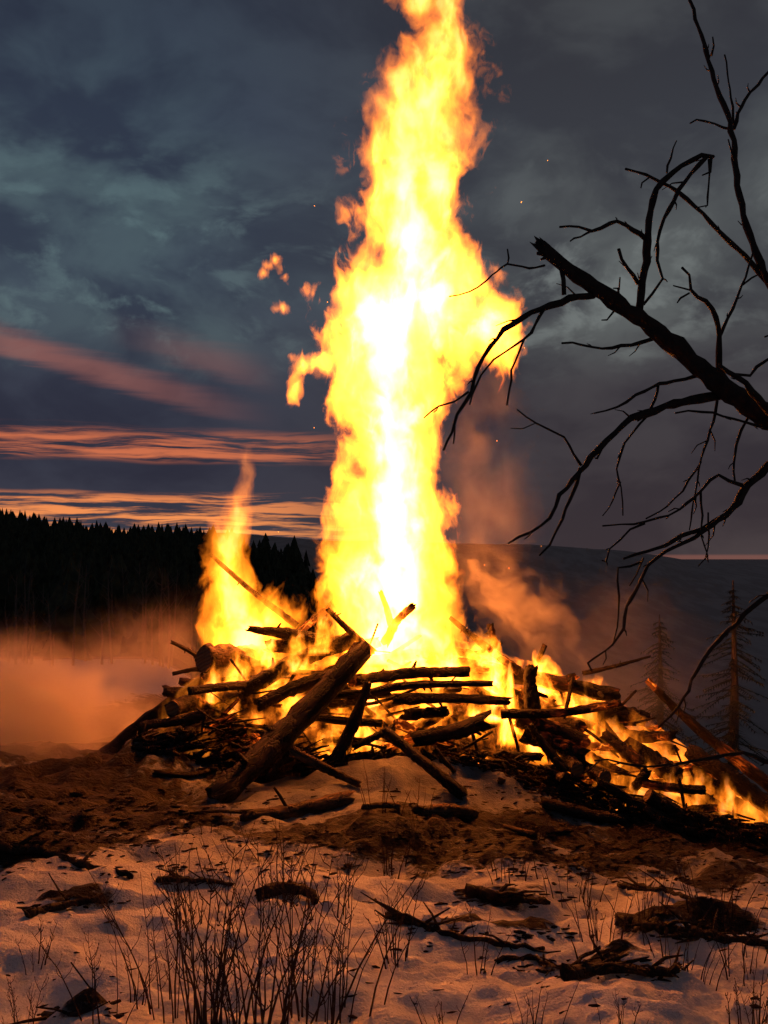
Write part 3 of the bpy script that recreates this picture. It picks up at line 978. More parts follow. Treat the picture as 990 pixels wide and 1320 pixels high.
# ------------------------------------------------------------------ shrubs and dry stalks in the snow
def shrub(px, py, hpx, wpx, n, label, seed, group='bare shrubs poking out of the snow', lean=0.0, r0=1.5, twig=5, cat='shrub', name='bare_shrub'):
    rnd = random.Random(seed)
    b = G(px, min(py, 1319)) if py <= 1319 else P(px, py, 3.7)
    if py > 1319:
        b = G(px, 1319)
        b = Vector((b.x * 0.97, b.y - 0.08, gz(b.x * 0.97, b.y - 0.08)))
    m = b.y / FPX
    root = empty(name, b, label, cat, group)
    for s in range(int(n * 1.25)):
        ox = rnd.gauss(0, 0.36) * wpx
        oy = rnd.gauss(0, 0.36) * wpx
        p0 = Vector((b.x + ox * m, b.y + oy * m, 0))
        p0.z = gz(p0.x, p0.y) - 0.01
        h = hpx * m * rnd.uniform(0.45, 1.0)
        sp = (rnd.gauss(0, 0.12) + lean + ox / max(wpx, 1) * 0.5) * h
        sy = rnd.gauss(0, 0.12) * h
        pts = [p0 + Vector((sp * t ** 1.4 + rnd.uniform(-.012, .012) * h, sy * t, h * t)) for t in (0, .2, .4, .6, .8, 1)]
        r = r0 * m * rnd.uniform(0.45, 1.0)
        rad = [r * (1 - 0.75 * t) for t in (0, .2, .4, .6, .8, 1)]
        mb = MB()
        mb.tube(pts, rad, 5, 0.3, True, 0, rnd)
        for k in range(rnd.randint(max(0, twig - 3), twig + 1)):
            f = rnd.uniform(0.3, 0.97)
            i = int(f * 5)
            q_ = pts[i].lerp(pts[min(i + 1, 5)], f * 5 - i)
            sg = rnd.choice((-1, 1))
            L = rnd.uniform(0.05, 0.20) * h
            up = rnd.uniform(0.6, 1.3)
            e1 = q_ + Vector((sg * L * 0.35, rnd.uniform(-.2, .2) * L, L * 0.4 * up))
            e2 = e1 + Vector((sg * L * 0.22, rnd.uniform(-.2, .2) * L, L * 0.6 * up))
            mb.tube([q_, e1, e2], [r * 0.45, r * 0.35, r * 0.2], 4, 0.3, True, 0, rnd)
            if rnd.random() < 0.5:
                mb.tube([e1, e1 + Vector((-sg * L * .1, 0, L * 0.25))], [r * 0.3, r * 0.25], 3)
            mb.tube([e2, e2 + Vector((0, 0, r * 1.8))], [r * 0.5, r * 0.3], 4)
        mb.build('stem', M_STEM, root, b)
    return root


shrub(46, 1244, 52, 22, 6, 'small sparse shrub alone on the left foreground snow', 1, r0=1.0)
shrub(132, 1318, 150, 34, 5, 'tall forked shrub in the lower left, left of the large clump', 2, r0=1.3, twig=7)
shrub(30, 1330, 80, 46, 6, 'drooping weed stalks in the bottom left corner', 3, r0=1.0, twig=8)
shrub(175, 1290, 80, 30, 4, 'thin shrub between the tall forked one and the large clump', 4, r0=1.0)
shrub(235, 1310, 210, 70, 11, 'left part of the large dense shrub clump, leaning left', 5, lean=-0.06, twig=6)
shrub(275, 1325, 265, 56, 16, 'tallest middle part of the large dense shrub clump', 6, r0=2.0, twig=7)
shrub(330, 1322, 240, 60, 16, 'stout dark stems in the right middle of the large shrub clump', 7, lean=0.06, r0=2.0, twig=7)
shrub(390, 1316, 220, 56, 12, 'right part of the large shrub clump', 8, r0=1.7, twig=6)
shrub(440, 1316, 190, 60, 11, 'loose outer stems at the right edge of the large shrub clump', 9, lean=0.05, r0=1.4, twig=6)
shrub(255, 1190, 90, 60, 8, 'low far shrub behind the left part of the large clump', 10, r0=1.1)
shrub(345, 1175, 110, 80, 12, 'far shrub standing behind the middle of the large clump', 11, r0=1.1)
shrub(430, 1180, 95, 60, 9, 'far shrub behind the right edge of the large clump', 12, r0=1.1)
shrub(512, 1248, 120, 40, 8, 'small dark shrub at the left end of the long slanting branch', 13, r0=1.3, twig=6)
shrub(505, 1130, 70, 40, 8, 'sparse twigs by the dark earth just left of centre', 14, r0=1.0)
shrub(618, 1256, 90, 26, 4, 'two thin twigs just below the long slanting branch', 15, r0=1.1)
shrub(690, 1322, 75, 40, 7, 'five straight stalks at the bottom edge right of centre', 16, r0=1.3, twig=1)
shrub(575, 1320, 50, 30, 6, 'short weed stalks at the bottom edge near centre', 17, r0=1.0)
shrub(800, 1320, 60, 46, 7, 'thin low twigs at the bottom edge below the thick dark clump', 18, r0=1.0)
shrub(975, 1322, 75, 40, 9, 'leafy dark stalks in the bottom right corner', 19, r0=1.3, twig=8)
shrub(775, 1215, 80, 44, 12, 'dry stalks left of the thick branch on the right snow', 20, r0=1.0, twig=2)
shrub(840, 1190, 75, 60, 14, 'dry stalks standing just behind the thick branch on the right snow', 21, r0=1.0, twig=2)
shrub(925, 1190, 80, 60, 14, 'dry stalks near the right edge, in front of the dark earth', 22, r0=1.0, twig=2)
shrub(875, 1245, 75, 50, 12, 'dry stalks in front of the thick branch, toward its left end', 23, r0=1.0, twig=2)
shrub(955, 1250, 80, 44, 12, 'dry stalks in front of the thick branch by the right edge', 24, r0=1.0, twig=2)
shrub(735, 1165, 60, 60, 10, 'short stalks right of the rotten log in the snow', 25, r0=0.9, twig=2)
shrub(655, 1130, 50, 60, 9, 'short dry twigs on the dark earth band right of centre', 26, r0=0.9, twig=2)
shrub(490, 1048, 70, 36, 6, 'thin stalks on the snow bank in front of the pile', 27, r0=0.8, twig=2)
shrub(540, 1060, 55, 36, 5, 'thin stalks beside the half-sunk chunk on the snow bank', 28, r0=0.8, twig=2)
shrub(690, 1075, 40, 50, 7, 'short stalks on the snow at the right foot of the bank', 29, r0=0.8, twig=1)
shrub(270, 1075, 60, 30, 3, 'two thin stalks on the churned earth below the thickest log', 30, r0=0.8, twig=1)
shrub(930, 1085, 45, 60, 8, 'short stalks against the flames at the right edge', 31, r0=0.8, twig=1)

# ------------------------------------------------------------------ bare tree at the right, its limbs reaching into the picture
TD = 3.5
tx0, ty0 = 2.75, 3.45
root = empty('bare_tree', (tx0, ty0, gz(tx0, ty0)), 'bare dead tree whose broken black limbs reach in from the right', 'tree')
rnd = random.Random(77)
mb = MB()
tp, trr = resample([(tx0, ty0, gz(tx0, ty0) - .1), (tx0 + .05, ty0, 0.8), (tx0 - .05, ty0 + .05, 2.0), (tx0 + .1, ty0, 3.2), (tx0 + .2, ty0 + .1, 5.2)],
                   [0.17, 0.14, 0.12, 0.10, 0.04], 0.1)
mb.tube(tp, trr, 12, 0.15)
mb.build('trunk', M_TWIG, root, root.location)


def limb(pts, r, depth=(TD, TD), parent=root, name='branch', jag=0.0, buds=True, step=0.035):
    n = len(pts)
    wp, rr = [], []
    for i, p in enumerate(pts):
        f = i / (n - 1)
        d = depth[0] + (depth[1] - depth[0]) * f
        wp.append(P(p[0], p[1], d))
        rr.append((r[0] + (r[1] - r[0]) * f) * d / FPX)
    pp, r2 = resample(wp, rr, step)
    L = rr[0]
    pp = [q_ + Vector((rnd.gauss(0, 1), rnd.gauss(0, 1), rnd.gauss(0, 1))) * 0.0022 for q_ in pp]
    r2 = [q_ * rnd.uniform(0.85, 1.2) for q_ in r2]
    mb = MB()
    mb.tube(pp, r2, 10 if r[0] > 6 else 6, 0.25, True, jag, rnd)
    if buds:
        for i in range(2, len(pp) - 1):
            if rnd.random() < 0.27:
                t = (pp[i] - pp[i - 1]).normalized()
                s = Matrix.Rotation(rnd.random() * 6.28, 3, t) @ t.orthogonal().normalized()
                l = r2[i] + rnd.choice([rnd.uniform(0.004, 0.016), rnd.uniform(0.010, 0.05)])
                mb.tube([pp[i], pp[i] + s * l * 0.7 + t * l * 0.6, pp[i] + s * l + t * l * 1.4], [min(r2[i] * 0.7, .004), .0028, .0014], 4)
    loc = root.location
    o = mb.build(name, M_TWIG, root, loc)
    if parent is not root:
        o.parent = parent
        o.location = (0, 0, 0)
    return o


D0, D1 = 3.5, 3.5
main = limb([(1330, 700), (1150, 625), (1050, 572), (990, 537), (950, 513), (900, 473), (850, 430), (800, 393), (735, 348), (700, 319)], (18.5, 7.2), (3.5, 3.3), jag=0.06, buds=False)
for a, b in (((700, 319), (690, 311)), ((703, 326), (692, 326)), ((708, 330), (697, 334)), ((706, 318), (700, 310))):
    limb([a, b], (4, 1.5), (3.3, 3.3), main, 'splinter', buds=False)
limb([(724, 346), (727, 362), (726, 378)], (3.5, 2.5), (3.32, 3.3), main, 'splinter', jag=.01, buds=False)
bA = limb([(822, 402), (831, 350), (836, 300), (840, 258), (854, 235), (880, 214), (904, 200), (919, 201)], (5.5, 3), (3.38, 3.3), jag=.01)
limb([(917, 200), (914, 222), (906, 228)], (2.5, 1), (3.3, 3.3), bA, 'twig')
limb([(915, 205), (914, 240), (912, 264), (899, 267)], (1.3, 1), (3.3, 3.28), bA, 'twig')
limb([(910, 203), (876, 245), (857, 282), (849, 310), (849, 336), (854, 359), (842, 378), (829, 394)], (3, 1.6), (3.3, 3.4), bA, 'twig')
limb([(835, 310), (815, 296), (795, 286), (765, 297), (745, 293), (723, 292)], (3.2, 1.3), (3.36, 3.2), bA, 'twig')
limb([(762, 298), (748, 304), (734, 309)], (1.6, 1), (3.3, 3.2), bA, 'twig')
limb([(858, 222), (864, 203), (871, 180)], (1.4, .9), (3.35, 3.4), bA, 'twig')
limb([(822, 366), (809, 345), (797, 321)], (2.8, 2), (3.38, 3.3), bA, 'twig')
limb([(800, 385), (798, 372), (790, 371)], (1.5, 1), (3.4, 3.35), main, 'twig')
limb([(798, 374), (800, 358)], (1.2, .8), (3.4, 3.35), main, 'twig')
limb([(790, 403), (783, 412), (777, 414)], (1.5, .8), (3.4, 3.35), main, 'twig')
bB = limb([(1240, 800), (1130, 600), (1040, 450), (990, 364), (963, 291), (949, 227), (944, 168), (917, 91), (904, 45), (890, 0), (880, -60)], (5.5, 1.8), (3.5, 3.7))
limb([(988, 362), (960, 330), (935, 305), (885, 257), (854, 235), (831, 225), (808, 219)], (3.6, 1.4), (3.6, 3.3), bB, 'twig')
limb([(838, 228), (828, 236), (826, 241)], (1.2, 1), (3.35, 3.3), bB, 'twig')
limb([(945, 166), (955, 138), (967, 120), (990, 93), (1020, 60)], (2.3, 1.5), (3.65, 3.8), bB, 'twig')
limb([(946, 160), (941, 115), (935, 70)], (1.8, 1), (3.65, 3.7), bB, 'twig')
limb([(943, 168), (920, 160), (898, 153), (889, 160)], (1.7, 1), (3.65, 3.6), bB, 'twig')
limb([(950, 215), (944, 198), (938, 180)], (1.5, 1), (3.6, 3.6), bB, 'twig')
limb([(917, 72), (921, 60), (919, 48)], (1.4, 1), (3.65, 3.6), bB, 'twig')
bC = limb([(930, 500), (926, 470), (927, 434), (918, 398), (900, 382), (890, 374), (888, 355), (879, 346)], (4, 1.5), (3.5, 3.3))
limb([(928, 432), (945, 398), (957, 370), (965, 345), (971, 325)], (2.4, 1.2), (3.5, 3.5), bC, 'twig')
limb([(957, 367), (968, 360), (976, 353)], (1.5, 1), (3.5, 3.5), bC, 'twig')
limb([(890, 375), (880, 370), (869, 366)], (1.5, 1), (3.35, 3.3), bC, 'twig')
limb([(888, 378), (878, 384), (873, 391)], (1.5, 1), (3.35, 3.3), bC, 'twig')
bD = limb([(765, 382), (745, 383), (722, 389), (695, 399), (672, 410), (650, 427), (631, 447), (616, 475), (606, 505), (590, 535), (582, 556), (572, 580)], (5, 1.6), (3.35, 3.0))
limb([(603, 504), (585, 516), (565, 524), (545, 538)], (1.5, .9), (3.1, 3.0), bD, 'twig')
limb([(702, 397), (690, 420), (676, 437), (650, 455), (635, 464), (620, 484), (613, 498), (606, 522)], (2.4, 1.1), (3.25, 3.05), bD, 'twig')
limb([(676, 437), (668, 455), (660, 477), (657, 500), (653, 522)], (1.8, 1.1), (3.25, 3.15), bD, 'twig')
limb([(586, 548), (586, 560), (584, 573)], (1.5, 1), (3.05, 3.05), bD, 'twig')
limb([(702, 343), (690, 345), (672, 344), (654, 341), (640, 350), (626, 361), (605, 377), (579, 382)], (1.9, 1.1), (3.3, 3.0), main, 'twig')
limb([(653, 341), (655, 332), (654, 320)], (1.2, .9), (3.2, 3.2), main, 'twig')
bF = limb([(842, 438), (825, 442), (800, 445), (776, 450), (750, 444), (724, 443)], (2.8, 1.2), (3.4, 3.2))
bG = limb([(940, 508), (926, 511), (890, 516), (858, 524), (831, 534), (813, 541), (781, 568), (754, 600), (738, 620), (722, 638), (708, 668), (685, 686), (656, 700)], (6, 1.5), (3.45, 3.1))
limb([(749, 605), (743, 625), (735, 645), (725, 668), (717, 686), (708, 702), (695, 716)], (2.8, 1.3), (3.25, 3.1), bG, 'twig')
limb([(749, 600), (738, 585), (726, 564), (706, 554), (690, 545), (667, 530)], (2, 1), (3.25, 3.1), bG, 'twig')
limb([(835, 535), (815, 560), (799, 585), (796, 605), (801, 630), (803, 664)], (2, 1), (3.35, 3.2), bG, 'twig')
limb([(800, 622), (790, 645), (778, 664)], (1.2, .7), (3.3, 3.2), bG, 'twig')
limb([(899, 484), (870, 492), (849, 495), (820, 510), (795, 524), (765, 533)], (3, 1.1), (3.45, 3.3), main, 'twig')
limb([(851, 494), (843, 515), (835, 534), (822, 543)], (2, 1.5), (3.4, 3.35), bG, 'twig')
limb([(790, 562), (778, 580), (770, 592), (766, 590)], (2, 1.2), (3.3, 3.25), bG, 'twig')
bH = limb([(1260, 480), (1130, 510), (1040, 558), (990, 600), (963, 627), (950, 648), (935, 664), (912, 678), (890, 686), (858, 702), (835, 712), (804, 720)], (6.5, 1.8), (3.4, 3.1))
limb([(930, 668), (895, 692), (858, 712), (836, 730), (820, 760), (808, 782), (803, 809), (790, 830), (758, 855), (765, 866)], (3, 1), (3.2, 3.0), bH, 'twig')
limb([(829, 724), (812, 730), (797, 733), (797, 770), (797, 809), (790, 832)], (1.8, .9), (3.15, 3.1), bH, 'twig')
limb([(829, 718), (820, 740), (811, 755)], (1.3, .8), (3.15, 3.1), bH, 'twig')
limb([(959, 624), (940, 620), (926, 611), (904, 632), (876, 657), (850, 668), (831, 673), (800, 676), (776, 680)], (2.6, 1), (3.25, 3.1), bH, 'twig')
limb([(831, 673), (813, 683), (799, 696), (787, 708), (780, 724), (775, 723)], (1.6, .9), (3.15, 3.1), bH, 'twig')
limb([(924, 518), (915, 555), (904, 591), (896, 635), (889, 684)], (1.9, 1), (3.45, 3.3), main, 'twig')
limb([(904, 595), (880, 632), (850, 660), (833, 668)], (1.6, 1), (3.4, 3.3), main, 'twig')
limb([(965, 533), (955, 555), (947, 573), (946, 595), (947, 621)], (2, 1.2), (3.45, 3.4), main, 'twig')
limb([(903, 633), (906, 665), (904, 690), (912, 718), (899, 731)], (1.5, .8), (3.2, 3.1), bH, 'twig')
limb([(913, 660), (914, 690), (909, 722)], (1.3, .8), (3.2, 3.2), bH, 'twig')
bI = limb([(1060, 590), (990, 528), (970, 505), (950, 486), (926, 470)], (6, 2.5), (3.3, 3.2))
limb([(1010, 455), (990, 463), (975, 474), (968, 484), (945, 482), (925, 478)], (2.5, 1.5), (3.3, 3.3), bI, 'twig')
limb([(1000, 430), (985, 434)], (1.5, 1), (3.3, 3.3), bI, 'twig')
limb([(870, 532), (905, 530), (945, 540), (990, 552)], (1.2, 2.2), (3.4, 3.4), main, 'twig')
bK = limb([(1240, 700), (1100, 705), (1030, 735), (990, 766), (950, 802), (917, 834), (897, 864), (881, 900), (866, 922), (849, 938)], (4.5, 1.2), (3.4, 3.2))
bL = limb([(1260, 1060), (1100, 1020), (1020, 990), (985, 981), (958, 970), (920, 978), (888, 981), (855, 988), (835, 987), (800, 982), (765, 979)], (4.5, 1.1), (3.3, 3.0))
limb([(772, 981), (762, 990), (752, 997)], (1.2, .8), (3.05, 3.0), bL, 'twig')


# ------------------------------------------------------------------ flames (real glowing gas: emission volumes shaped by turbulent noise)
def flame_nodes(nt, body, detail_co, dscale, strength, edge=0.24, amp=1.0):
    n3 = nt.noise(detail_co, dscale, 5, 0.62, 0.6)
    n4 = nt.noise(nt.v('ADD', detail_co, (7.1, 3.3, 1.7)), dscale * 0.42, 3, 0.55, 0.8)
    f = nt.m('ADD', body, nt.m('ADD', nt.m('MULTIPLY', nt.m('SUBTRACT', n3, 0.5), nt.m('MULTIPLY', amp, 1.5)), nt.m('MULTIPLY', nt.m('SUBTRACT', n4, 0.5), nt.m('MULTIPLY', amp, 1.7))))
    thin = nt.sm(f, 0.15, 0.15 + edge)
    core = nt.sm(f, 0.44, 1.08)
    e = nt.m('ADD', nt.m('MULTIPLY', thin, 1.9), nt.m('MULTIPLY', core, 7.6))
    col = nt.ramp(nt.m('MULTIPLY', f, 0.8), [(0.0, (1.0, 0.14, 0.005)), (0.28, (1.0, 0.22, 0.009)), (0.6, (1.0, 0.235, 0.012)), (0.95, (1.0, 0.275, 0.062))])
    em = nt.n('ShaderNodeEmission')
    nt.put(em.inputs[0], col)
    nt.put(em.inputs[1], nt.m('MULTIPLY', e, strength))
    nt.t.links.new(em.outputs[0], nt.n('ShaderNodeOutputMaterial').inputs['Volume'])


def warp(nt, co, scale, amt, seed):
    n_ = nt.noise(nt.v('ADD', nt.v('MULTIPLY', co, (1, 1, 0.62)), (seed, seed * 1.7, seed * 0.3)), scale, 3, 0.6, color=True)
    return nt.v('SCALE', nt.v('SUBTRACT', n_, (0.5, 0.5, 0.5)), s=amt)


def big_flame(name, label, outline, d, depth_k, strength, seed, blobs=(), dscale=5.0, heat_pts=None, w1=0.5, w2=0.26, pad=1.30, amp_top=1.15, blob_only=False):
    """outline: (py, left px, right px) from the foot upwards"""
    z0 = P(500, outline[0][0], d).z
    z1 = P(500, outline[-1][0], d).z
    Hh = z1 - z0
    rows = [(P(500, y, d).z, P(l, y, d).x, P(r, y, d).x) for y, l, r in outline]
    cx0 = (rows[0][1] + rows[0][2]) / 2
    mt, nt = new_mat(name + '_gas')
    mt.cycles.volume_step_rate = 0.11 if Hh > 4 else 0.16
    co = nt.n('ShaderNodeTexCoord').outputs['Object']
    p = nt.v('ADD', co, nt.v('ADD', warp(nt, co, 1.0, w1, seed), warp(nt, co, 3.4, w2, seed + 5)))
    x, y, z = nt.sep(p)
    t = nt.m('DIVIDE', z, Hh, clamp=True)
    R = 2.0
    cx = nt.m('SUBTRACT', nt.m('MULTIPLY', nt.curve(t, [((zz - z0) / Hh, ((l + r) / 2 - cx0 + R) / (2 * R)) for zz, l, r in rows]), 2 * R), R)
    rr = nt.m('MULTIPLY', nt.curve(t, [((zz - z0) / Hh, (r - l) / 2 / R) for zz, l, r in rows]), R)
    ddx = nt.m('SUBTRACT', x, cx)
    ddy = nt.m('DIVIDE', y, depth_k)
    dist = nt.m('SQRT', nt.m('ADD', nt.m('MULTIPLY', ddx, ddx), nt.m('MULTIPLY', ddy, ddy)))
    body = nt.m('SUBTRACT', 1.0, nt.m('DIVIDE', dist, rr))
    if blob_only:
        body = nt.m('MINIMUM', body, -1.0)
    for (bx, by, brx, bry) in blobs:
        c = P(bx, by, d)
        q_ = nt.v('DIVIDE', nt.v('SUBTRACT', p, (c.x - cx0, 0.0, c.z - z0)), (brx * d / FPX, brx * d / FPX, bry * d / FPX))
        body = nt.m('MAXIMUM', body, nt.m('MULTIPLY', nt.m('SUBTRACT', 1.0, nt.v('LENGTH', q_)), 0.75))
    hp = heat_pts or [(0, .9), (.3, 1), (.6, .8), (1, .35)]
    heat = nt.curve(t, hp)
    dc = nt.v('MULTIPLY', nt.v('ADD', p, (seed, 0, 0)), (1.0, 1.0, 0.60))
    flame_nodes(nt, nt.m('MULTIPLY', body, 1.15), dc, dscale, nt.m('MULTIPLY', heat, strength), amp=nt.sm(t, 0.35, 0.85, 1.1, amp_top))
    # closed hull around the burning gas
    vs, fs = [], []
    S_ = 20
    rws = []
    for i in range(len(rows) - 1):
        for k in range(3):
            f = k / 3
            rws.append(tuple(rows[i][j] + (rows[i + 1][j] - rows[i][j]) * f for j in range(3)))
    rws.append(rows[-1])
    hull = []
    for zz, l, r in rws:
        mid, hw = (l + r) / 2, (r - l) / 2 * pad + 0.05
        l, r = mid - hw, mid + hw
        for (bx, by, brx, bry) in blobs:
            c = P(bx, by, d)
            if abs(zz - c.z) < bry * 1.5 * d / FPX:
                l, r = min(l, c.x - brx * 1.35 * d / FPX), max(r, c.x + brx * 1.35 * d / FPX)
        hull.append((zz, l, r, hw))
    for zz, l, r, hd in hull:
        for k in range(S_):
            a = 2 * math.pi * k / S_
            vs.append(((l + r) / 2 - cx0 + math.cos(a) * (r - l) / 2, math.sin(a) * hd * depth_k, zz - z0))
    nr = len(rws)
    for i in range(nr - 1):
        for k in range(S_):
            a, b = i * S_ + k, i * S_ + (k + 1) % S_
            fs.append((a, b, b + S_, a + S_))
    fs.append(tuple(range(S_))[::-1])
    fs.append(tuple((nr - 1) * S_ + k for k in range(S_)))
    o = link(name, vs, fs, mt, smooth=False, loc=(cx0, d, z0))
    tag(o, label, 'flame')
    return o


big_flame('flame', 'tall roaring flame column rising from the middle of the woodpile',
          [(880, 420, 620), (840, 395, 625), (800, 395, 608), (740, 402, 600), (690, 419, 586), (640, 432, 578), (590, 437, 570), (540, 428, 572), (500, 414, 588),
           (450, 402, 612), (420, 396, 632), (385, 398, 642), (358, 425, 634), (335, 458, 622), (305, 462, 608), (280, 458, 602), (230, 456, 616), (190, 452, 630), (140, 468, 632), (90, 492, 630), (45, 508, 624),
           (0, 508, 612), (-60, 520, 610), (-130, 540, 600)],
          10.0, 0.62, 9.0, 1.3, blobs=[(630, 425, 44, 50), (652, 452, 26, 36), (412, 470, 30, 30), (392, 478, 22, 26), (384, 502, 13, 30)],
          heat_pts=[(0, .5), (.1, .85), (.3, .95), (.48, .8), (.58, .48), (.70, .2), (1, .13)], amp_top=1.75)
big_flame('flame', 'smaller orange flame standing at the left end of the woodpile',
          [(850, 268, 372), (825, 262, 378), (790, 264, 360), (750, 264, 335), (710, 266, 326), (670, 270, 328), (640, 280, 330), (610, 300, 330), (575, 312, 328)],
          10.2, 0.8, 5.0, 4.9, blobs=[(355, 800, 50, 40)], dscale=5.0, w1=0.28, w2=0.2,
          heat_pts=[(0, 1), (.3, .9), (.55, .55), (.8, .2), (1, .05)])

# shared material for the small tongues: unit flame, radius 0.5, height 1
mt, nt = new_mat('flame_tongue_gas')
mt.cycles.volume_step_rate = 0.6
oi = nt.n('ShaderNodeObjectInfo')
co = nt.n('ShaderNodeTexCoord').outputs['Object']
sd = nt.m('MULTIPLY', oi.outputs['Random'], 50.0)
co2 = nt.v('ADD', co, nt.comb(sd, sd, sd))
p = nt.v('ADD', co, nt.v('ADD', warp(nt, co2, 1.8, 0.9, 0.0), warp(nt, co2, 5.0, 0.34, 3.0)))
x, y, z = nt.sep(p)
rr = nt.m('MULTIPLY', nt.m('POWER', nt.m('SUBTRACT', 1.0, z, clamp=True), 0.75), 0.44)
dist = nt.m('SQRT', nt.m('ADD', nt.m('MULTIPLY', x, x), nt.m('MULTIPLY', y, y)))
body = nt.m('SUBTRACT', 1.0, nt.m('DIVIDE', dist, nt.m('MAXIMUM', rr, 0.01)))
body = nt.m('MULTIPLY', body, nt.sm(co_z := nt.sep(co)[2], 0.0, 0.1))
fade = nt.m('MULTIPLY', nt.sm(co_z, 1.0, 0.55), nt.sm(nt.v('LENGTH', nt.v('MULTIPLY', co, (1, 1, 0))), 0.5, 0.38))
flame_nodes(nt, body, nt.v('MULTIPLY', nt.v('ADD', p, nt.comb(sd, sd, sd)), (1, 1, 0.7)), 6.0,
            nt.m('MULTIPLY', nt.m('MULTIPLY', nt.sep(oi.outputs['Color'])[0], 14.0), fade))
M_TONGUE = mt
vs, fs = [], []
prof = [(0.0, .36), (.08, .48), (.3, .5), (.55, .46), (.8, .36), (1.0, .18)]
for zz, r in prof:
    for k in range(10):
        a = 2 * math.pi * k / 10
        vs.append((math.cos(a) * r, math.sin(a) * r, zz))
for i in range(len(prof) - 1):
    for k in range(10):
        a, b = i * 10 + k, i * 10 + (k + 1) % 10
        fs.append((a, b, b + 10, a + 10))
fs.append(tuple(range(10))[::-1])
fs.append(tuple(50 + k for k in range(10)))
tongue_me = bpy.data.meshes.new('flame_tongue')
tongue_me.from_pydata(vs, [], fs)
tongue_me.materials.append(mt)


def low_fire(label, spec, d):
    """spec: (px, py foot, width px, height px, strength, depth offset)"""
    p0 = P(spec[0][0], spec[0][1], d)
    root = empty('low_fire', p0, label, 'fire', 'low flames among the logs')
    for (px, py, wd, ht, st, dd) in spec:
        p = P(px, py, d + dd)
        o = bpy.data.objects.new('flame_tongue', tongue_me)
        COL.objects.link(o)
        o.parent = root
        o.location = p - p0
        m = (d + dd) / FPX
        o.scale = (wd * m, wd * m, ht * m)
        k = st / (wd * m)
        o.color = (k, k, k, 1.0)


# ragged sheet of fire hugging the embers between the logs
mt, nt = new_mat('fire_sheet_gas')
mt.cycles.volume_step_rate = 0.12
co = nt.n('ShaderNodeTexCoord').outputs['Object']
p = nt.v('ADD', co, nt.v('ADD', warp(nt, co, 1.6, 0.5, 2.0), warp(nt, co, 5.0, 0.22, 8.0)))
n1 = nt.noise(nt.v('MULTIPLY', p, (1, 1, 0.6)), 2.3, 3, 0.55)
n2 = nt.noise(nt.v('MULTIPLY', p, (1, 1, 0.5)), 7.5, 4, 0.6)
hx_ = nt.curve(nt.m('DIVIDE', nt.m('ADD', nt.sep(co)[0], 2.6), 7.0, clamp=True), [(0.0, 0.0), (0.09, 0.12), (0.20, 0.40), (0.36, 0.95), (0.56, 0.95), (0.70, 0.36), (0.86, 0.22), (1.0, 0.18)])
f = nt.m('ADD', nt.m('SUBTRACT', n1, 0.50), nt.m('MULTIPLY', nt.m('SUBTRACT', n2, 0.5), 0.9))
e = nt.m('ADD', nt.sm(f, 0.02, 0.12), nt.m('MULTIPLY', nt.sm(f, 0.10, 0.30), 5.0))
em = nt.n('ShaderNodeEmission')
nt.put(em.inputs[0], nt.ramp(nt.m('MULTIPLY', f, 3.0), [(0.0, (1.0, 0.13, 0.005)), (0.5, (1.0, 0.22, 0.012)), (1.0, (1.0, 0.30, 0.03))]))
nt.put(em.inputs[1], nt.m('MULTIPLY', nt.m('MULTIPLY', e, hx_), 7.0))
nt.t.links.new(em.outputs[0], nt.n('ShaderNodeOutputMaterial').inputs['Volume'])
sx_, sy_ = np.meshgrid(np.linspace(-2.3, 4.4, 90), np.linspace(9.08, 10.4, 22), indexing='ij')
lo_ = heap(sx_, sy_) - 0.10
up_ = np.maximum(heap(sx_, sy_) + 0.20 + 0.12 * fbm(sx_ * 3, sy_ * 3, 0, 3, 55), lo_ + 0.02)
idx = np.arange(90 * 22).reshape(90, 22)
qa = np.stack([idx[:-1, :-1].ravel(), idx[1:, :-1].ravel(), idx[1:, 1:].ravel(), idx[:-1, 1:].ravel()], 1)
vs = np.concatenate([np.stack([sx_.ravel(), sy_.ravel(), up_.ravel()], 1), np.stack([sx_.ravel(), sy_.ravel(), lo_.ravel()], 1)])
fs = qa.tolist() + (qa[:, ::-1] + 90 * 22).tolist()
ring = idx[:, 0].tolist() + idx[-1, 1:].tolist() + idx[-2::-1, -1].tolist() + idx[0, -2:0:-1].tolist()
N_ = 90 * 22
for a, b in zip(ring, ring[1:] + ring[:1]):
    fs.append((b, a, a + N_, b + N_))
tag(link('fire', vs.tolist(), fs, mt, smooth=False), 'ragged sheet of orange fire filling the gaps between the logs across the pile', 'fire')

low_fire('flames licking between the logs left of the thickest dark log', [(275, 912, 44, 70, .10, 0), (310, 885, 50, 60, .12, .1), (350, 905, 50, 80, .14, 0), (300, 935, 50, 40, .08, -.1),
         (385, 870, 60, 70, .16, 0), (415, 845, 50, 60, .2, 0), (375, 925, 50, 60, .14, -.1), (330, 950, 36, 40, .07, -.2), (345, 862, 60, 50, .15, .1)], 9.5)
low_fire('flames glowing in the gaps right of the thickest dark log', [(440, 955, 60, 70, .2, -.1), (425, 985, 60, 60, .24, -.35), (480, 940, 70, 80, .22, 0), (510, 900, 80, 80, .26, .1), (470, 890, 70, 70, .22, 0),
         (520, 955, 70, 60, .2, -.1), (560, 925, 80, 70, .26, 0), (580, 890, 80, 70, .3, .2), (540, 870, 90, 60, .34, .2), (480, 860, 80, 60, .3, .2), (455, 985, 50, 50, .2, -.3)], 9.45)
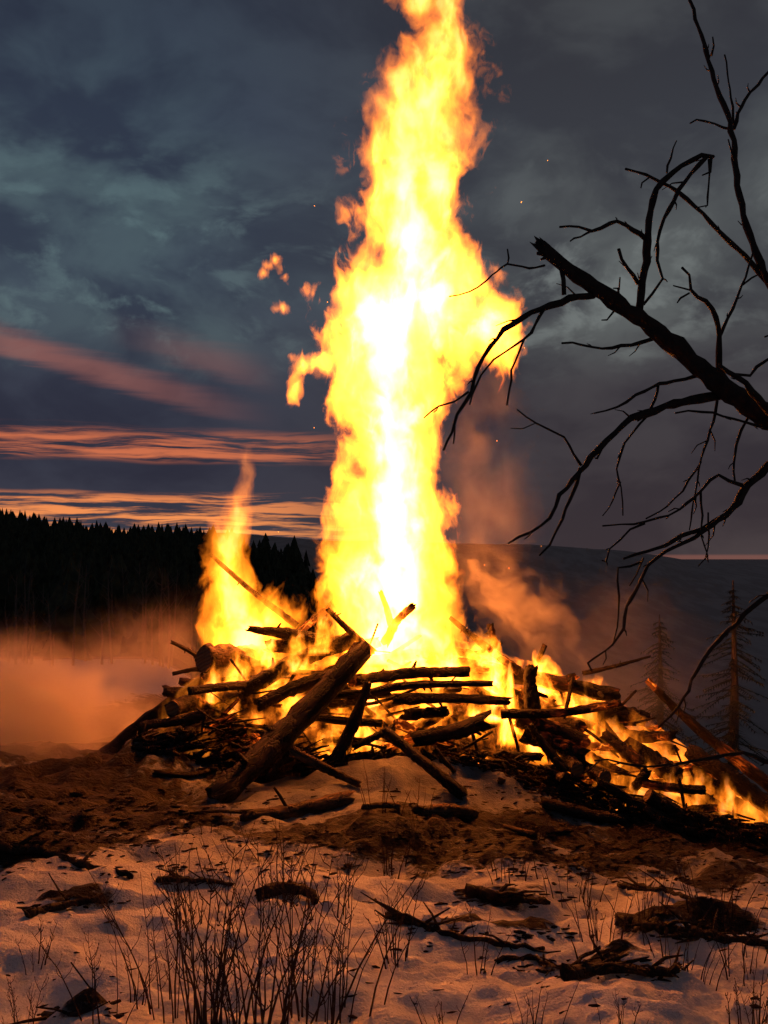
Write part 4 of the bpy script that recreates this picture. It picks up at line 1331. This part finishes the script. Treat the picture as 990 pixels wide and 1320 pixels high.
low_fire('bright flames around the upright post right of the tall flame', [(640, 900, 60, 80, .34, .1), (655, 965, 54, 120, .40, -.1), (640, 935, 60, 80, .36, 0), (610, 955, 60, 70, .24, -.1), (700, 900, 60, 70, .3, .2),
         (690, 985, 60, 80, .2, -.1), (720, 985, 44, 50, .16, -.2), (735, 925, 60, 50, .2, .2), (740, 950, 50, 70, .2, .2), (620, 870, 80, 60, .4, .3), (770, 905, 50, 40, .1, .4)], 9.45)
low_fire('flames running down the right slope of the woodpile', [(760, 965, 40, 100, 0.072, .2), (775, 990, 60, 80, 0.072, .1), (800, 1015, 70, 80, 0.096, 0), (765, 1030, 60, 60, 0.120, -.3), (830, 1040, 60, 70, 0.096, -.2),
         (800, 1055, 50, 40, 0.084, -.4), (795, 975, 60, 60, 0.042, .3), (850, 1000, 60, 60, 0.030, .2), (870, 1030, 60, 50, 0.060, 0)], 9.35)
low_fire('low orange flames at the right edge of the picture', [(870, 1055, 60, 70, 0.078, 0), (900, 1068, 64, 80, 0.078, 0), (935, 1074, 64, 80, 0.070, 0), (965, 1080, 60, 60, 0.058, 0), (900, 1020, 50, 40, 0.023, .4), (990, 1085, 50, 50, 0.039, 0),
         (850, 1060, 50, 50, 0.070, -.1), (915, 1045, 50, 50, 0.039, .3)], 9.1)


big_flame('flame', 'small torn-off hooked flame floating in the air left of the tall column',
          [(372, 354, 357), (352, 352, 358), (336, 352, 358), (318, 356, 358)], 10.2, 0.8, 4.2, 2.2,
          blobs=[(343, 353, 9, 11), (349, 342, 10, 10), (357, 335, 10, 10), (364, 345, 8, 14), (368, 360, 7, 14)], dscale=13.0, w1=0.12, w2=0.16, heat_pts=[(0, 1), (1, 1)], pad=2.5, blob_only=True)
big_flame('flame', 'tiny torn-off flame just below the larger floating one',
          [(408, 360, 362), (400, 359, 363), (394, 359, 363), (386, 360, 362)], 10.2, 0.8, 3.4, 6.2,
          blobs=[(357, 400, 10, 9), (365, 398, 11, 10)], dscale=12.0, w1=0.08, w2=0.08, heat_pts=[(0, 1), (1, 1)], pad=2.5, blob_only=True)


# ------------------------------------------------------------------ smoke
def smoke(label, c, rad, dens, seed, scale=1.1, thr=(0.42, 0.66), stretch=(1, 1, 1), color=(0.75, 0.70, 0.66), tilt=0.0, base_cut=None, aniso=0.0, step=0.6):
    mt, nt = new_mat('smoke_' + str(seed))
    mt.cycles.volume_step_rate = step
    co = nt.n('ShaderNodeTexCoord').outputs['Object']
    wv = nt.v('ADD', co, (seed * 3.1, seed * 1.3, seed * 0.7))
    wv = nt.v('ADD', wv, nt.v('SCALE', nt.noise(wv, scale * 0.8, 3, color=True), s=0.9))
    n_ = nt.noise(nt.v('MULTIPLY', wv, stretch), scale, 5, 0.6)
    u = nt.v('LENGTH', nt.v('DIVIDE', co, tuple(rad)))
    env = nt.m('POWER', nt.sm(u, 1.0, 0.15), 1.6)
    dn = nt.m('MULTIPLY', nt.m('MULTIPLY', nt.sm(nt.m('ADD', n_, nt.m('MULTIPLY', env, 0.16)), thr[0], thr[1]), env), dens)
    vp = nt.n('ShaderNodeVolumePrincipled')
    vp.inputs['Color'].default_value = (*color, 1)
    vp.inputs['Anisotropy'].default_value = aniso
    nt.put(vp.inputs['Density'], dn)
    nt.t.links.new(vp.outputs[0], nt.n('ShaderNodeOutputMaterial').inputs['Volume'])
    bm = bmesh.new()
    bmesh.ops.create_icosphere(bm, subdivisions=3, radius=1.0)
    for v_ in bm.verts:
        v_.co = Vector((v_.co.x * rad[0], v_.co.y * rad[1], v_.co.z * rad[2])) * 1.02
    me = bpy.data.meshes.new('smoke')
    bm.to_mesh(me)
    bm.free()
    me.materials.append(mt)
    o = bpy.data.objects.new('smoke', me)
    COL.objects.link(o)
    o.location = c
    o.rotation_euler = (0, tilt, 0)
    o['kind'] = 'stuff'
    o['label'] = label
    return o


SMK = (0.90, 0.86, 0.82)
smoke('thick low smoke drifting off the left side of the pile', P(-5, 955, 10.5), (2.65, 1.75, 1.5), 6.5, 1, 1.5, (0.40, 0.70), color=SMK)
smoke('thin smoke rising in front of the dark left ridge', P(205, 840, 12.2), (1.5, 1.0, 1.3), 1.1, 2, 1.3, (0.46, 0.76), (1, 1, .8), color=SMK)
smoke('thin brown smoke hanging right of the tall flame', P(625, 640, 11.3), (0.95, 0.7, 2.6), 0.55, 3, 1.4, (0.44, 0.84), (1, 1, .6), color=SMK)
smoke('smoke streaming down right from behind the flame', P(670, 785, 11.3), (1.6, 0.7, 0.8), 2.8, 4, 2.6, (0.54, 0.76), (0.55, 1, 1.5), tilt=math.radians(42), color=SMK)
smoke('dim smoke over the right slope of the pile', P(790, 860, 11.4), (2.3, 0.9, 1.7), 0.27, 5, 1.0, (0.38, 0.78), color=SMK)

# ------------------------------------------------------------------ light of the fire itself
def fire_light(px, py, d, power, radius=0.35, col=(1.0, 0.17, 0.04)):
    l = bpy.data.lights.new('firelight', 'POINT')
    l.energy = power
    l.shadow_soft_size = radius
    l.color = col
    o = bpy.data.objects.new('firelight', l)
    o.location = P(px, py, d)
    COL.objects.link(o)


for a in [(500, 790, 10.0, 40), (505, 640, 10.0, 60), (510, 450, 10.0, 60), (540, 200, 10.0, 30), (300, 750, 10.6, 160)]:
    fire_light(*a)

# a few sparks drifting up beside the column
mt, nt = new_mat('spark')
em = nt.n('ShaderNodeEmission')
em.inputs[0].default_value = (1.0, 0.25, 0.03, 1)
em.inputs[1].default_value = 5.0
nt.t.links.new(em.outputs[0], nt.n('ShaderNodeOutputMaterial').inputs[0])
rnd = random.Random(3)
sp = MB()
for i in range(12):
    py = rnd.uniform(80, 860)
    side_ = rnd.choice((-1, 1))
    p = P(520 + side_ * rnd.uniform(70, 190), py, rnd.uniform(9.6, 10.8))
    k = rnd.uniform(0.003, 0.007)
    sp.tube([p, p + Vector((rnd.uniform(-1, 1) * k, 0, k * rnd.uniform(1, 3)))], [k * 0.7, k * 0.4], 5)
tag(sp.build('sparks', mt), kind='stuff')
